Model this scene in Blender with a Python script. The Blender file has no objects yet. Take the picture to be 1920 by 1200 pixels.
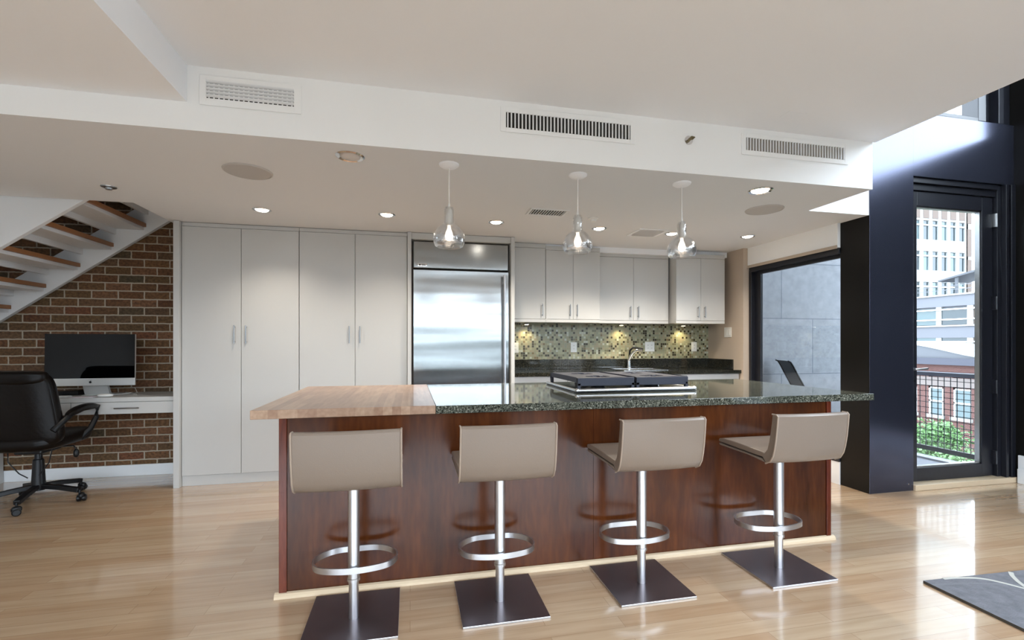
import bpy, bmesh, math, random
from mathutils import Vector, Matrix
random.seed(7)
PI = math.pi
scene = bpy.context.scene
C = scene.collection

# ------------------------------------------------------------------ camera, world, exposure
cam_d = bpy.data.cameras.new('camera'); cam = bpy.data.objects.new('camera', cam_d); C.objects.link(cam)
cam.location = (0, 0, 1.25)
cam.rotation_euler = (math.radians(90), 0, math.radians(-12.30))
cam_d.sensor_width = 36; cam_d.lens = 36 * 876 / 1920.0
cam_d.shift_y = (644.6 - 600) / 1920.0
cam_d.clip_start = 0.05; cam_d.clip_end = 500
scene.camera = cam

world = bpy.data.worlds.new('world'); scene.world = world; world.use_nodes = True
bg = world.node_tree.nodes['Background']
bg.inputs['Color'].default_value = (0.75, 0.875, 1.0, 1)
bg.inputs['Strength'].default_value = 7.4
scene.view_settings.view_transform = 'Standard'
scene.view_settings.look = 'None'
scene.view_settings.exposure = 0.84
scene.view_settings.gamma = 1
scene.view_settings.use_curve_mapping = False

def portal(name, loc, rot, sx, sy):
    d = bpy.data.lights.new(name, 'AREA'); d.shape = 'RECTANGLE'; d.size = sx; d.size_y = sy
    d.cycles.is_portal = True
    o = bpy.data.objects.new(name, d); C.objects.link(o); o.location = loc; o.rotation_euler = rot
# sampling guides (portals give off no light) in the window openings
portal('window_portal', (-0.0, -3.35, 1.56), (math.radians(90), 0, 0), 8.6, 2.12)
portal('window_portal', (5.37, 0.0, 4.25), (0, math.radians(90), 0), 2.0, 5.8)
portal('window_portal', (4.3, 3.3, 4.2), (math.radians(-90), 0, 0), 1.5, 1.9)
portal('window_portal', (4.65, 3.33, 1.35), (math.radians(-90), 0, 0), 0.74, 2.3)
portal('window_portal', (3.76, 3.95, 1.15), (0, math.radians(90), 0), 1.75, 0.98)
portal('window_portal', (5.37, -2.15, 1.6), (0, math.radians(90), 0), 2.6, 1.9)  # unseen low opening in the right wall, added for cool floor light

# ------------------------------------------------------------------ materials
def nt(m): return m.node_tree.nodes, m.node_tree.links
def mat(name, col, rough=0.5, metal=0.0, coat=0.0, spec=0.5, emis=None, estr=0.0, bump=0.0, bscale=60.0, aniso=0.0, sheen=0.0, trans=0.0, ior=1.5, coat_rough=0.05):
    m = bpy.data.materials.new(name); m.use_nodes = True
    n, l = nt(m); p = n['Principled BSDF']
    c = tuple(((x / 255.0) / 12.92 if x / 255.0 <= 0.04045 else ((x / 255.0 + 0.055) / 1.055) ** 2.4) for x in col)
    p.inputs['Base Color'].default_value = (*c, 1)
    p.inputs['Roughness'].default_value = rough; p.inputs['Metallic'].default_value = metal
    p.inputs['Coat Weight'].default_value = coat; p.inputs['Coat Roughness'].default_value = coat_rough
    p.inputs['Specular IOR Level'].default_value = spec
    p.inputs['Anisotropic'].default_value = aniso
    p.inputs['Sheen Weight'].default_value = sheen
    p.inputs['Transmission Weight'].default_value = trans; p.inputs['IOR'].default_value = ior
    if emis: p.inputs['Emission Color'].default_value = (*emis, 1); p.inputs['Emission Strength'].default_value = estr
    if bump > 0:
        t = n.new('ShaderNodeTexNoise'); t.inputs['Scale'].default_value = bscale; t.inputs['Detail'].default_value = 3
        co = n.new('ShaderNodeTexCoord'); l.new(co.outputs['Object'], t.inputs['Vector'])
        b = n.new('ShaderNodeBump'); b.inputs['Strength'].default_value = bump; b.inputs['Distance'].default_value = 0.01
        l.new(t.outputs['Fac'], b.inputs['Height']); l.new(b.outputs['Normal'], p.inputs['Normal'])
    return m
def lin(c): return tuple(((x / 255.0) / 12.92 if x / 255.0 <= 0.04045 else ((x / 255.0 + 0.055) / 1.055) ** 2.4) for x in c) + (1,)
def ramp(n, stops, interp='LINEAR'):
    r = n.new('ShaderNodeValToRGB'); e = r.color_ramp.elements; r.color_ramp.interpolation = interp
    while len(e) < len(stops): e.new(0.5)
    for i, (p, c) in enumerate(stops): e[i].position = p; e[i].color = lin(c)
    return r
def coords(n, l, scale=(1, 1, 1), world_pos=True):
    g = n.new('ShaderNodeNewGeometry') if world_pos else n.new('ShaderNodeTexCoord')
    mp = n.new('ShaderNodeMapping'); mp.inputs['Scale'].default_value = scale
    l.new(g.outputs['Position' if world_pos else 'Object'], mp.inputs['Vector'])
    return mp.outputs['Vector']

M = {}
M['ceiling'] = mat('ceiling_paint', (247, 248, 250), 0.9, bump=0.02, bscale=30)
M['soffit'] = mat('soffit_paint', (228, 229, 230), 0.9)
M['white_wall'] = mat('white_wall_paint', (250, 250, 249), 0.85)
M['beige_wall'] = mat('beige_wall_paint', (190, 174, 157), 0.85, bump=0.02)
M['white_lacquer'] = mat('white_lacquer', (197, 196, 193), 0.38, bump=0.01, bscale=8)
M['white_trim'] = mat('white_trim_paint', (232, 233, 234), 0.5)
M['steel_handle'] = mat('brushed_nickel', (160, 160, 160), 0.3, 1.0)
M['chrome'] = mat('chrome', (225, 225, 225), 0.1, 1.0)
M['satin_steel'] = mat('satin_aluminium', (196, 196, 198), 0.33, 1.0)
M['leather'] = mat('taupe_leather', (129, 114, 101), 0.38, bump=0.05, bscale=220, coat=0.15, coat_rough=0.3)
M['piping'] = mat('taupe_leather_piping', (160, 142, 126), 0.45)
M['seam'] = mat('dark_seam', (70, 58, 48), 0.7)
M['base_metal'] = mat('gunmetal_plate', (132, 125, 130), 0.27, 0.9, bump=0.02, bscale=90)
M['base_edge'] = M['satin_steel']
M['black_leather'] = mat('black_leather', (13, 8, 6), 0.34, spec=0.18, bump=0.12, bscale=40)
M['black_plastic'] = mat('black_plastic', (15, 15, 17), 0.38, spec=0.3)
M['black_screen'] = mat('black_glass_screen', (3, 3, 4), 0.03, spec=0.2)
M['alu'] = mat('pale_aluminium', (205, 206, 204), 0.35, 0.35)
M['black_steel'] = mat('black_blue_steel_panel', (84, 87, 104), 0.2, 0.85, spec=0.5, bump=0.015, bscale=2.5, coat=0.0)
M['black_side'] = mat('near_black_steel', (17, 15, 13), 0.3, 0.0, spec=0.25)
M['black_frame'] = mat('black_window_frame', (26, 27, 34), 0.35)
M['white_plastic'] = mat('white_plastic', (232, 231, 226), 0.4)
M['cast_iron'] = mat('cast_iron', (46, 48, 60), 0.5, 0.2, bump=0.05, bscale=150)
M['dark_burner'] = mat('black_enamel', (20, 20, 22), 0.25)
M['vent_dark'] = mat('vent_cavity', (38, 34, 30), 0.9)
M['vent_grey'] = mat('vent_grey', (120, 108, 98), 0.8)
M['spk'] = mat('speaker_grille', (196, 192, 188), 0.9, bump=0.3, bscale=600)
M['lamp_glow'] = mat('lamp_lens', (255, 250, 240), 0.4, emis=(1.0, 0.93, 0.82), estr=9.0)
M['lamp_dim'] = mat('frosted_lens', (214, 206, 200), 0.35)
M['bulb_glow'] = mat('bulb_filament', (255, 240, 220), 0.4, emis=(1.0, 0.86, 0.72), estr=1.7)
M['puck_glow'] = mat('puck_lens', (255, 240, 210), 0.4, emis=(1.0, 0.86, 0.55), estr=5.0)
M['frosted'] = mat('frosted_socket', (232, 230, 224), 0.35)
M['cord'] = mat('pale_cord', (236, 232, 226), 0.5)
M['tread'] = mat('oak_tread', (158, 106, 66), 0.4, bump=0.04)
M['deck'] = mat('terrace_deck', (92, 94, 102), 0.7, bump=0.1)
M['curb'] = mat('terrace_curb', (132, 134, 140), 0.6)
M['mesh_black'] = mat('black_wire_mesh', (20, 20, 24), 0.6)
M['facade_white'] = mat('white_concrete', (138, 138, 136), 0.8, bump=0.1, bscale=3)
M['facade_tan'] = mat('tan_brick_panel', (84, 70, 62), 0.85)
M['facade_grey'] = mat('grey_panel', (92, 92, 97), 0.8)
M['ext_glass'] = mat('window_glass_dark', (30, 40, 44), 0.15)
M['ext_glass_b'] = mat('window_glass_green', (56, 72, 74), 0.2)
M['ext_stone'] = mat('beige_stone_band', (98, 88, 84), 0.8)
M['ext_dark'] = mat('dark_cornice', (48, 48, 58), 0.7)
M['ext_roof'] = mat('grey_metal_roof', (60, 61, 66), 0.5)
M['leaf'] = mat('green_leaves', (78, 108, 62), 0.6)
M['bark'] = mat('bark', (70, 55, 44), 0.9)
M['street'] = mat('street', (96, 96, 98), 0.9)
M['rail_grey'] = mat('grey_rail', (92, 93, 102), 0.4)
M['sling'] = mat('dark_grey_mesh_sling', (62, 63, 70), 0.7)
M['opp'] = mat('dark_grey_facade', (92, 96, 94), 0.85)
M['paper'] = mat('white_paper', (225, 215, 222), 0.8)
M['brown_dark'] = mat('dark_base_for_reflection', (60, 32, 20), 0.6)
M['brushed_sink'] = mat('sink_steel', (190, 190, 190), 0.25, 1.0)

def make_glass_sheet():
    m = bpy.data.materials.new('clear_pane'); m.use_nodes = True; n, l = nt(m)
    n.remove(n['Principled BSDF']); out = n['Material Output']
    tr = n.new('ShaderNodeBsdfTransparent'); tr.inputs['Color'].default_value = (0.96, 0.975, 0.98, 1)
    gl = n.new('ShaderNodeBsdfGlossy'); gl.inputs['Roughness'].default_value = 0.02
    lw = n.new('ShaderNodeLayerWeight'); lw.inputs['Blend'].default_value = 0.5
    pw = n.new('ShaderNodeMath'); pw.operation = 'POWER'; pw.inputs[1].default_value = 5; l.new(lw.outputs['Facing'], pw.inputs[0])
    fr = n.new('ShaderNodeMath'); fr.operation = 'MULTIPLY_ADD'; fr.inputs[1].default_value = 0.9; fr.inputs[2].default_value = 0.04; l.new(pw.outputs[0], fr.inputs[0])
    mx = n.new('ShaderNodeMixShader'); l.new(fr.outputs[0], mx.inputs[0]); l.new(tr.outputs[0], mx.inputs[1]); l.new(gl.outputs[0], mx.inputs[2])
    l.new(mx.outputs[0], out.inputs['Surface']); return m
M['pane'] = make_glass_sheet()
def make_blown_glass():
    m = bpy.data.materials.new('blown_glass'); m.use_nodes = True; n, l = nt(m)
    n.remove(n['Principled BSDF']); out = n['Material Output']
    tr = n.new('ShaderNodeBsdfTransparent'); tr.inputs['Color'].default_value = (0.93, 0.93, 0.93, 1)
    gl = n.new('ShaderNodeBsdfGlossy'); gl.inputs['Roughness'].default_value = 0.03; gl.inputs['Color'].default_value = (1, 1, 1, 1)
    lw = n.new('ShaderNodeLayerWeight'); lw.inputs['Blend'].default_value = 0.5
    pw = n.new('ShaderNodeMath'); pw.operation = 'POWER'; pw.inputs[1].default_value = 2.6; l.new(lw.outputs['Facing'], pw.inputs[0])
    no = n.new('ShaderNodeTexNoise'); no.inputs['Scale'].default_value = 14; no.inputs['Distortion'].default_value = 1.5
    co = n.new('ShaderNodeTexCoord'); l.new(co.outputs['Object'], no.inputs['Vector'])
    bu = n.new('ShaderNodeBump'); bu.inputs['Strength'].default_value = 0.35; bu.inputs['Distance'].default_value = 0.02
    l.new(no.outputs['Fac'], bu.inputs['Height']); l.new(bu.outputs['Normal'], gl.inputs['Normal']); l.new(bu.outputs['Normal'], lw.inputs['Normal'])
    ma = n.new('ShaderNodeMath'); ma.operation = 'MULTIPLY_ADD'; ma.inputs[1].default_value = 0.85; ma.inputs[2].default_value = 0.16; ma.use_clamp = True
    l.new(pw.outputs[0], ma.inputs[0])
    mx = n.new('ShaderNodeMixShader'); l.new(ma.outputs[0], mx.inputs[0]); l.new(tr.outputs[0], mx.inputs[1]); l.new(gl.outputs[0], mx.inputs[2])
    l.new(mx.outputs[0], out.inputs['Surface']); return m
M['blown_glass'] = make_blown_glass()

def make_floor():
    m = mat('maple_plank_floor', (190, 160, 128), 0.22, coat=1.0, coat_rough=0.08); n, l = nt(m); p = n['Principled BSDF']
    v = coords(n, l)
    br = n.new('ShaderNodeTexBrick'); br.inputs['Scale'].default_value = 1; br.inputs['Brick Width'].default_value = 0.93
    br.inputs['Row Height'].default_value = 0.083; br.inputs['Mortar Size'].default_value = 0.0012; br.offset = 0.37; br.offset_frequency = 2
    br.inputs['Color1'].default_value = (0, 0, 0, 1); br.inputs['Color2'].default_value = (1, 1, 1, 1); br.inputs['Mortar'].default_value = (0.5, 0.5, 0.5, 1)
    br.inputs['Mortar Smooth'].default_value = 0.3
    l.new(v, br.inputs['Vector'])
    bw = n.new('ShaderNodeSeparateColor'); l.new(br.outputs['Color'], bw.inputs[0])
    r = ramp(n, [(0.0, (188, 157, 125)), (0.5, (195, 167, 137)), (1.0, (201, 176, 146))]); l.new(bw.outputs[0], r.inputs[0])
    v2 = coords(n, l, (2.2, 30, 1)); no = n.new('ShaderNodeTexNoise'); no.inputs['Scale'].default_value = 1.0; no.inputs['Detail'].default_value = 5; l.new(v2, no.inputs['Vector'])
    r2 = ramp(n, [(0.3, (236, 230, 224)), (0.65, (255, 255, 255))]); l.new(no.outputs['Fac'], r2.inputs[0])
    mx = n.new('ShaderNodeMix'); mx.data_type = 'RGBA'; mx.blend_type = 'MULTIPLY'; mx.inputs[0].default_value = 1
    l.new(r.outputs[0], mx.inputs[6]); l.new(r2.outputs[0], mx.inputs[7])
    mx2 = n.new('ShaderNodeMix'); mx2.data_type = 'RGBA'; l.new(br.outputs['Fac'], mx2.inputs[0]); l.new(mx.outputs[2], mx2.inputs[6]); mx2.inputs[7].default_value = lin((160, 132, 104))
    l.new(mx2.outputs[2], p.inputs['Base Color'])
    v3 = coords(n, l, (1.5, 4, 1)); n3 = n.new('ShaderNodeTexNoise'); n3.inputs['Scale'].default_value = 2; l.new(v3, n3.inputs['Vector'])
    b = n.new('ShaderNodeBump'); b.inputs['Strength'].default_value = 0.05; b.inputs['Distance'].default_value = 0.02; l.new(n3.outputs['Fac'], b.inputs['Height']); l.new(b.outputs['Normal'], p.inputs['Normal'])
    return m
M['floor'] = make_floor()

def make_brick(name, axes, cols, bw_=0.215, rh=0.0762, mort=0.011, mcol=(150, 138, 122), bump=0.6):
    m = mat(name, (110, 75, 55), 0.85); n, l = nt(m); p = n['Principled BSDF']
    g = n.new('ShaderNodeNewGeometry'); s = n.new('ShaderNodeSeparateXYZ'); l.new(g.outputs['Position'], s.inputs[0])
    cmb = n.new('ShaderNodeCombineXYZ'); l.new(s.outputs[axes[0]], cmb.inputs[0]); l.new(s.outputs[axes[1]], cmb.inputs[1])
    br = n.new('ShaderNodeTexBrick'); br.inputs['Scale'].default_value = 1; br.inputs['Brick Width'].default_value = bw_
    br.inputs['Row Height'].default_value = rh; br.inputs['Mortar Size'].default_value = mort / 2; br.inputs['Mortar Smooth'].default_value = 0.25
    br.inputs['Color1'].default_value = (0, 0, 0, 1); br.inputs['Color2'].default_value = (1, 1, 1, 1)
    # slightly ragged brick edges
    no0 = n.new('ShaderNodeTexNoise'); no0.inputs['Scale'].default_value = 28; l.new(cmb.outputs[0], no0.inputs['Vector'])
    va = n.new('ShaderNodeVectorMath'); va.operation = 'SCALE'; va.inputs['Scale'].default_value = 0.008; l.new(no0.outputs['Color'], va.inputs[0])
    vb = n.new('ShaderNodeVectorMath'); vb.operation = 'ADD'; l.new(cmb.outputs[0], vb.inputs[0]); l.new(va.outputs[0], vb.inputs[1])
    l.new(vb.outputs[0], br.inputs['Vector'])
    sc = n.new('ShaderNodeSeparateColor'); l.new(br.outputs['Color'], sc.inputs[0])
    r = ramp(n, cols); l.new(sc.outputs[0], r.inputs[0])
    no = n.new('ShaderNodeTexNoise'); no.inputs['Scale'].default_value = 45; no.inputs['Detail'].default_value = 4; l.new(cmb.outputs[0], no.inputs['Vector'])
    r2 = ramp(n, [(0.3, (165, 160, 155)), (0.7, (255, 255, 255))]); l.new(no.outputs['Fac'], r2.inputs[0])
    mx = n.new('ShaderNodeMix'); mx.data_type = 'RGBA'; mx.blend_type = 'MULTIPLY'; mx.inputs[0].default_value = 1
    l.new(r.outputs[0], mx.inputs[6]); l.new(r2.outputs[0], mx.inputs[7])
    mx2 = n.new('ShaderNodeMix'); mx2.data_type = 'RGBA'; l.new(br.outputs['Fac'], mx2.inputs[0]); l.new(mx.outputs[2], mx2.inputs[6]); mx2.inputs[7].default_value = lin(mcol)
    l.new(mx2.outputs[2], p.inputs['Base Color'])
    inv = n.new('ShaderNodeMath'); inv.operation = 'MULTIPLY_ADD'; inv.inputs[1].default_value = -1; inv.inputs[2].default_value = 1; l.new(br.outputs['Fac'], inv.inputs[0])
    ad = n.new('ShaderNodeMath'); ad.operation = 'MULTIPLY_ADD'; ad.inputs[1].default_value = 0.25; l.new(no.outputs['Fac'], ad.inputs[0]); l.new(inv.outputs[0], ad.inputs[2])
    b = n.new('ShaderNodeBump'); b.inputs['Strength'].default_value = bump; b.inputs['Distance'].default_value = 0.008; l.new(ad.outputs[0], b.inputs['Height']); l.new(b.outputs['Normal'], p.inputs['Normal'])
    return m
M['brick'] = make_brick('old_brick', (0, 2), [(0.0, (106, 68, 42)), (0.2, (132, 94, 60)), (0.4, (108, 84, 54)), (0.55, (128, 80, 52)), (0.7, (92, 80, 58)), (0.85, (138, 96, 66)), (1.0, (116, 90, 64))], mort=0.013, mcol=(172, 160, 142))
M['ext_brick'] = make_brick('red_brick_outside', (1, 2), [(0.0, (84, 46, 40)), (1.0, (98, 60, 52))], mcol=(96, 80, 76), bump=0.1)

def make_mosaic():
    m = mat('glass_mosaic', (120, 120, 90), 0.18); n, l = nt(m); p = n['Principled BSDF']; T = 0.0262
    g = n.new('ShaderNodeNewGeometry'); s = n.new('ShaderNodeSeparateXYZ'); l.new(g.outputs['Position'], s.inputs[0])
    cmb = n.new('ShaderNodeCombineXYZ'); l.new(s.outputs[0], cmb.inputs[0]); l.new(s.outputs[2], cmb.inputs[1])
    d = n.new('ShaderNodeVectorMath'); d.operation = 'SCALE'; d.inputs['Scale'].default_value = 1 / T; l.new(cmb.outputs[0], d.inputs[0])
    fl = n.new('ShaderNodeVectorMath'); fl.operation = 'FLOOR'; l.new(d.outputs[0], fl.inputs[0])
    fr = n.new('ShaderNodeVectorMath'); fr.operation = 'FRACTION'; l.new(d.outputs[0], fr.inputs[0])
    wn = n.new('ShaderNodeTexWhiteNoise'); wn.noise_dimensions = '2D'; l.new(fl.outputs[0], wn.inputs['Vector'])
    r = ramp(n, [(0.0, (58, 52, 34)), (0.13, (112, 108, 82)), (0.24, (150, 146, 116)), (0.45, (168, 164, 132)), (0.62, (144, 146, 120)), (0.78, (160, 148, 120)), (0.90, (188, 188, 168)), (0.97, (122, 104, 72))], 'CONSTANT')
    l.new(wn.outputs['Value'], r.inputs[0])
    sx = n.new('ShaderNodeSeparateXYZ'); l.new(fr.outputs[0], sx.inputs[0])
    m1 = n.new('ShaderNodeMath'); m1.operation = 'MINIMUM'; l.new(sx.outputs[0], m1.inputs[0]); l.new(sx.outputs[1], m1.inputs[1])
    lt = n.new('ShaderNodeMath'); lt.operation = 'LESS_THAN'; lt.inputs[1].default_value = 0.09; l.new(m1.outputs[0], lt.inputs[0])
    mx = n.new('ShaderNodeMix'); mx.data_type = 'RGBA'; l.new(lt.outputs[0], mx.inputs[0]); l.new(r.outputs[0], mx.inputs[6]); mx.inputs[7].default_value = lin((158, 154, 134))
    l.new(mx.outputs[2], p.inputs['Base Color']); return m
M['mosaic'] = make_mosaic()

def make_granite(name, dark, mid, light, rough):
    m = mat(name, mid, rough, spec=0.6); n, l = nt(m); p = n['Principled BSDF']
    v = coords(n, l)
    vo = n.new('ShaderNodeTexVoronoi'); vo.inputs['Scale'].default_value = 210; l.new(v, vo.inputs['Vector'])
    sc = n.new('ShaderNodeSeparateColor'); l.new(vo.outputs['Color'], sc.inputs[0])
    no = n.new('ShaderNodeTexNoise'); no.inputs['Scale'].default_value = 120; no.inputs['Detail'].default_value = 3; l.new(v, no.inputs['Vector'])
    ad = n.new('ShaderNodeMath'); ad.operation = 'ADD'; l.new(sc.outputs[0], ad.inputs[0]); l.new(no.outputs['Fac'], ad.inputs[1])
    hv = n.new('ShaderNodeMath'); hv.operation = 'MULTIPLY'; hv.inputs[1].default_value = 0.5; l.new(ad.outputs[0], hv.inputs[0])
    r = ramp(n, [(0.3, dark), (0.5, mid), (0.66, mid), (0.78, light)]); l.new(hv.outputs[0], r.inputs[0]); l.new(r.outputs[0], p.inputs['Base Color'])
    return m
M['granite'] = make_granite('speckled_green_granite', (30, 32, 27), (86, 88, 78), (164, 162, 148), 0.05)
M['granite_dark'] = make_granite('dark_granite', (14, 15, 13), (40, 40, 34), (78, 74, 62), 0.06)

def make_wood(name, c0, c1, c2, stretch=(9, 9, 0.9), rough=0.22, coat=0.05, world_pos=True):
    m = mat(name, c1, rough, coat=coat, coat_rough=0.09, spec=0.3); n, l = nt(m); p = n['Principled BSDF']
    v = coords(n, l, stretch, world_pos)
    no = n.new('ShaderNodeTexNoise'); no.inputs['Scale'].default_value = 1.0; no.inputs['Detail'].default_value = 6; no.inputs['Roughness'].default_value = 0.6; no.inputs['Distortion'].default_value = 0.6
    l.new(v, no.inputs['Vector'])
    r = ramp(n, [(0.28, c0), (0.5, c1), (0.72, c2)]); l.new(no.outputs['Fac'], r.inputs[0])
    v2 = coords(n, l, tuple(s * 9 for s in stretch), world_pos)
    n2 = n.new('ShaderNodeTexNoise'); n2.inputs['Scale'].default_value = 1; n2.inputs['Detail'].default_value = 3; l.new(v2, n2.inputs['Vector'])
    r2 = ramp(n, [(0.3, (205, 195, 190)), (0.65, (255, 255, 255))]); l.new(n2.outputs['Fac'], r2.inputs[0])
    mx = n.new('ShaderNodeMix'); mx.data_type = 'RGBA'; mx.blend_type = 'MULTIPLY'; mx.inputs[0].default_value = 0.8
    l.new(r.outputs[0], mx.inputs[6]); l.new(r2.outputs[0], mx.inputs[7]); l.new(mx.outputs[2], p.inputs['Base Color'])
    return m
M['cherry'] = make_wood('cherry_panel', (56, 27, 9), (78, 39, 14), (94, 49, 22), (5, 5, 0.8))
M['cherry_edge'] = make_wood('cherry_edge', (84, 36, 22), (106, 50, 32), (118, 58, 38), (9, 9, 1.2))
M['maple_trim'] = mat('maple_trim', (206, 184, 154), 0.35)

def make_butcher():
    m = mat('butcher_block', (186, 148, 122), 0.3, coat=0.15); n, l = nt(m); p = n['Principled BSDF']
    g = n.new('ShaderNodeNewGeometry'); s = n.new('ShaderNodeSeparateXYZ'); l.new(g.outputs['Position'], s.inputs[0])
    cmb = n.new('ShaderNodeCombineXYZ'); l.new(s.outputs[1], cmb.inputs[0]); l.new(s.outputs[0], cmb.inputs[1])
    br = n.new('ShaderNodeTexBrick'); br.inputs['Scale'].default_value = 1; br.inputs['Brick Width'].default_value = 0.9
    br.inputs['Row Height'].default_value = 0.045; br.inputs['Mortar Size'].default_value = 0.0004
    br.inputs['Color1'].default_value = (0, 0, 0, 1); br.inputs['Color2'].default_value = (1, 1, 1, 1); br.inputs['Mortar'].default_value = (0.4, 0.4, 0.4, 1)
    l.new(cmb.outputs[0], br.inputs['Vector'])
    sc = n.new('ShaderNodeSeparateColor'); l.new(br.outputs['Color'], sc.inputs[0])
    r = ramp(n, [(0, (162, 128, 104)), (0.5, (178, 146, 121)), (1, (190, 160, 134))]); l.new(sc.outputs[0], r.inputs[0])
    v = coords(n, l, (40, 4, 40)); no = n.new('ShaderNodeTexNoise'); no.inputs['Scale'].default_value = 1; no.inputs['Detail'].default_value = 4; l.new(v, no.inputs['Vector'])
    r2 = ramp(n, [(0.3, (222, 212, 204)), (0.7, (255, 255, 255))]); l.new(no.outputs['Fac'], r2.inputs[0])
    mx = n.new('ShaderNodeMix'); mx.data_type = 'RGBA'; mx.blend_type = 'MULTIPLY'; mx.inputs[0].default_value = 1
    l.new(r.outputs[0], mx.inputs[6]); l.new(r2.outputs[0], mx.inputs[7]); l.new(mx.outputs[2], p.inputs['Base Color']); return m
M['butcher'] = make_butcher()

def make_stainless():
    m = mat('brushed_stainless', (166, 168, 168), 0.2, 1.0); n, l = nt(m); p = n['Principled BSDF']
    v = coords(n, l, (0.25, 0.0, 3.4)); no = n.new('ShaderNodeTexNoise'); no.inputs['Scale'].default_value = 1; no.inputs['Detail'].default_value = 1.5; l.new(v, no.inputs['Vector'])
    b = n.new('ShaderNodeBump'); b.inputs['Strength'].default_value = 0.5; b.inputs['Distance'].default_value = 0.035; l.new(no.outputs['Fac'], b.inputs['Height'])
    v2 = coords(n, l, (1.5, 0, 500)); n2 = n.new('ShaderNodeTexNoise'); n2.inputs['Scale'].default_value = 1; l.new(v2, n2.inputs['Vector'])
    b2 = n.new('ShaderNodeBump'); b2.inputs['Strength'].default_value = 0.06; b2.inputs['Distance'].default_value = 0.002; l.new(n2.outputs['Fac'], b2.inputs['Height']); l.new(b.outputs['Normal'], b2.inputs['Normal'])
    l.new(b2.outputs['Normal'], p.inputs['Normal']); return m
M['stainless'] = make_stainless()

def make_stone():
    m = mat('pale_ashlar_stone', (150, 155, 162), 0.75); n, l = nt(m); p = n['Principled BSDF']
    g = n.new('ShaderNodeNewGeometry'); s = n.new('ShaderNodeSeparateXYZ'); l.new(g.outputs['Position'], s.inputs[0])
    ax = n.new('ShaderNodeMath'); ax.operation = 'ADD'; ax.inputs[1].default_value = STONE_X; l.new(s.outputs[0], ax.inputs[0])
    az = n.new('ShaderNodeMath'); az.operation = 'ADD'; az.inputs[1].default_value = STONE_Z; l.new(s.outputs[2], az.inputs[0])
    cmb = n.new('ShaderNodeCombineXYZ'); l.new(ax.outputs[0], cmb.inputs[0]); l.new(az.outputs[0], cmb.inputs[1])
    br = n.new('ShaderNodeTexBrick'); br.inputs['Scale'].default_value = 1; br.inputs['Brick Width'].default_value = 0.92
    br.inputs['Row Height'].default_value = 0.688; br.inputs['Mortar Size'].default_value = 0.006; br.offset = 0.5
    br.inputs['Color1'].default_value = lin((110, 112, 116)); br.inputs['Color2'].default_value = lin((120, 121, 125)); br.inputs['Mortar'].default_value = lin((76, 82, 90))
    l.new(cmb.outputs[0], br.inputs['Vector'])
    no = n.new('ShaderNodeTexNoise'); no.inputs['Scale'].default_value = 9; no.inputs['Detail'].default_value = 8; no.inputs['Roughness'].default_value = 0.7; l.new(cmb.outputs[0], no.inputs['Vector'])
    r2 = ramp(n, [(0.3, (208, 208, 210)), (0.7, (255, 255, 255))]); l.new(no.outputs['Fac'], r2.inputs[0])
    mx = n.new('ShaderNodeMix'); mx.data_type = 'RGBA'; mx.blend_type = 'MULTIPLY'; mx.inputs[0].default_value = 1
    l.new(br.outputs['Color'], mx.inputs[6]); l.new(r2.outputs[0], mx.inputs[7]); l.new(mx.outputs[2], p.inputs['Base Color']); return m
STONE_X, STONE_Z = 0.1, 0.5
M['stone'] = make_stone()

def make_rug():
    m = mat('grey_rug', (122, 120, 120), 0.95, bump=0.5, bscale=180); n, l = nt(m); p = n['Principled BSDF']
    g = n.new('ShaderNodeNewGeometry')
    prev = None
    for (cx, cy, rr) in RINGS:
        d = n.new('ShaderNodeVectorMath'); d.operation = 'DISTANCE'; d.inputs[1].default_value = (cx, cy, 0.014); l.new(g.outputs['Position'], d.inputs[0])
        s = n.new('ShaderNodeMath'); s.operation = 'SUBTRACT'; s.inputs[1].default_value = rr; l.new(d.outputs['Value'], s.inputs[0])
        a = n.new('ShaderNodeMath'); a.operation = 'ABSOLUTE'; l.new(s.outputs[0], a.inputs[0])
        t = n.new('ShaderNodeMath'); t.operation = 'LESS_THAN'; t.inputs[1].default_value = 0.009; l.new(a.outputs[0], t.inputs[0])
        if prev is None: prev = t.outputs[0]
        else:
            x = n.new('ShaderNodeMath'); x.operation = 'MAXIMUM'; l.new(prev, x.inputs[0]); l.new(t.outputs[0], x.inputs[1]); prev = x.outputs[0]
    no = n.new('ShaderNodeTexNoise'); no.inputs['Scale'].default_value = 25; no.inputs['Detail'].default_value = 6; l.new(g.outputs['Position'], no.inputs['Vector'])
    r = ramp(n, [(0.3, (104, 106, 113)), (0.7, (124, 125, 132))]); l.new(no.outputs['Fac'], r.inputs[0])
    mx = n.new('ShaderNodeMix'); mx.data_type = 'RGBA'; l.new(prev, mx.inputs[0]); l.new(r.outputs[0], mx.inputs[6]); mx.inputs[7].default_value = lin((120, 122, 128))
    l.new(mx.outputs[2], p.inputs['Base Color']); return m
RINGS = [(2.55, 0.55, 1.33), (4.3, 2.35, 1.17), (3.6, 0.2, 1.15)]
M['rug'] = make_rug()
M['rug_line'] = mat('pale_rug_line', (188, 188, 182), 0.95)
M['rug_edge'] = mat('rug_edge', (70, 64, 56), 0.95)

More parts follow.
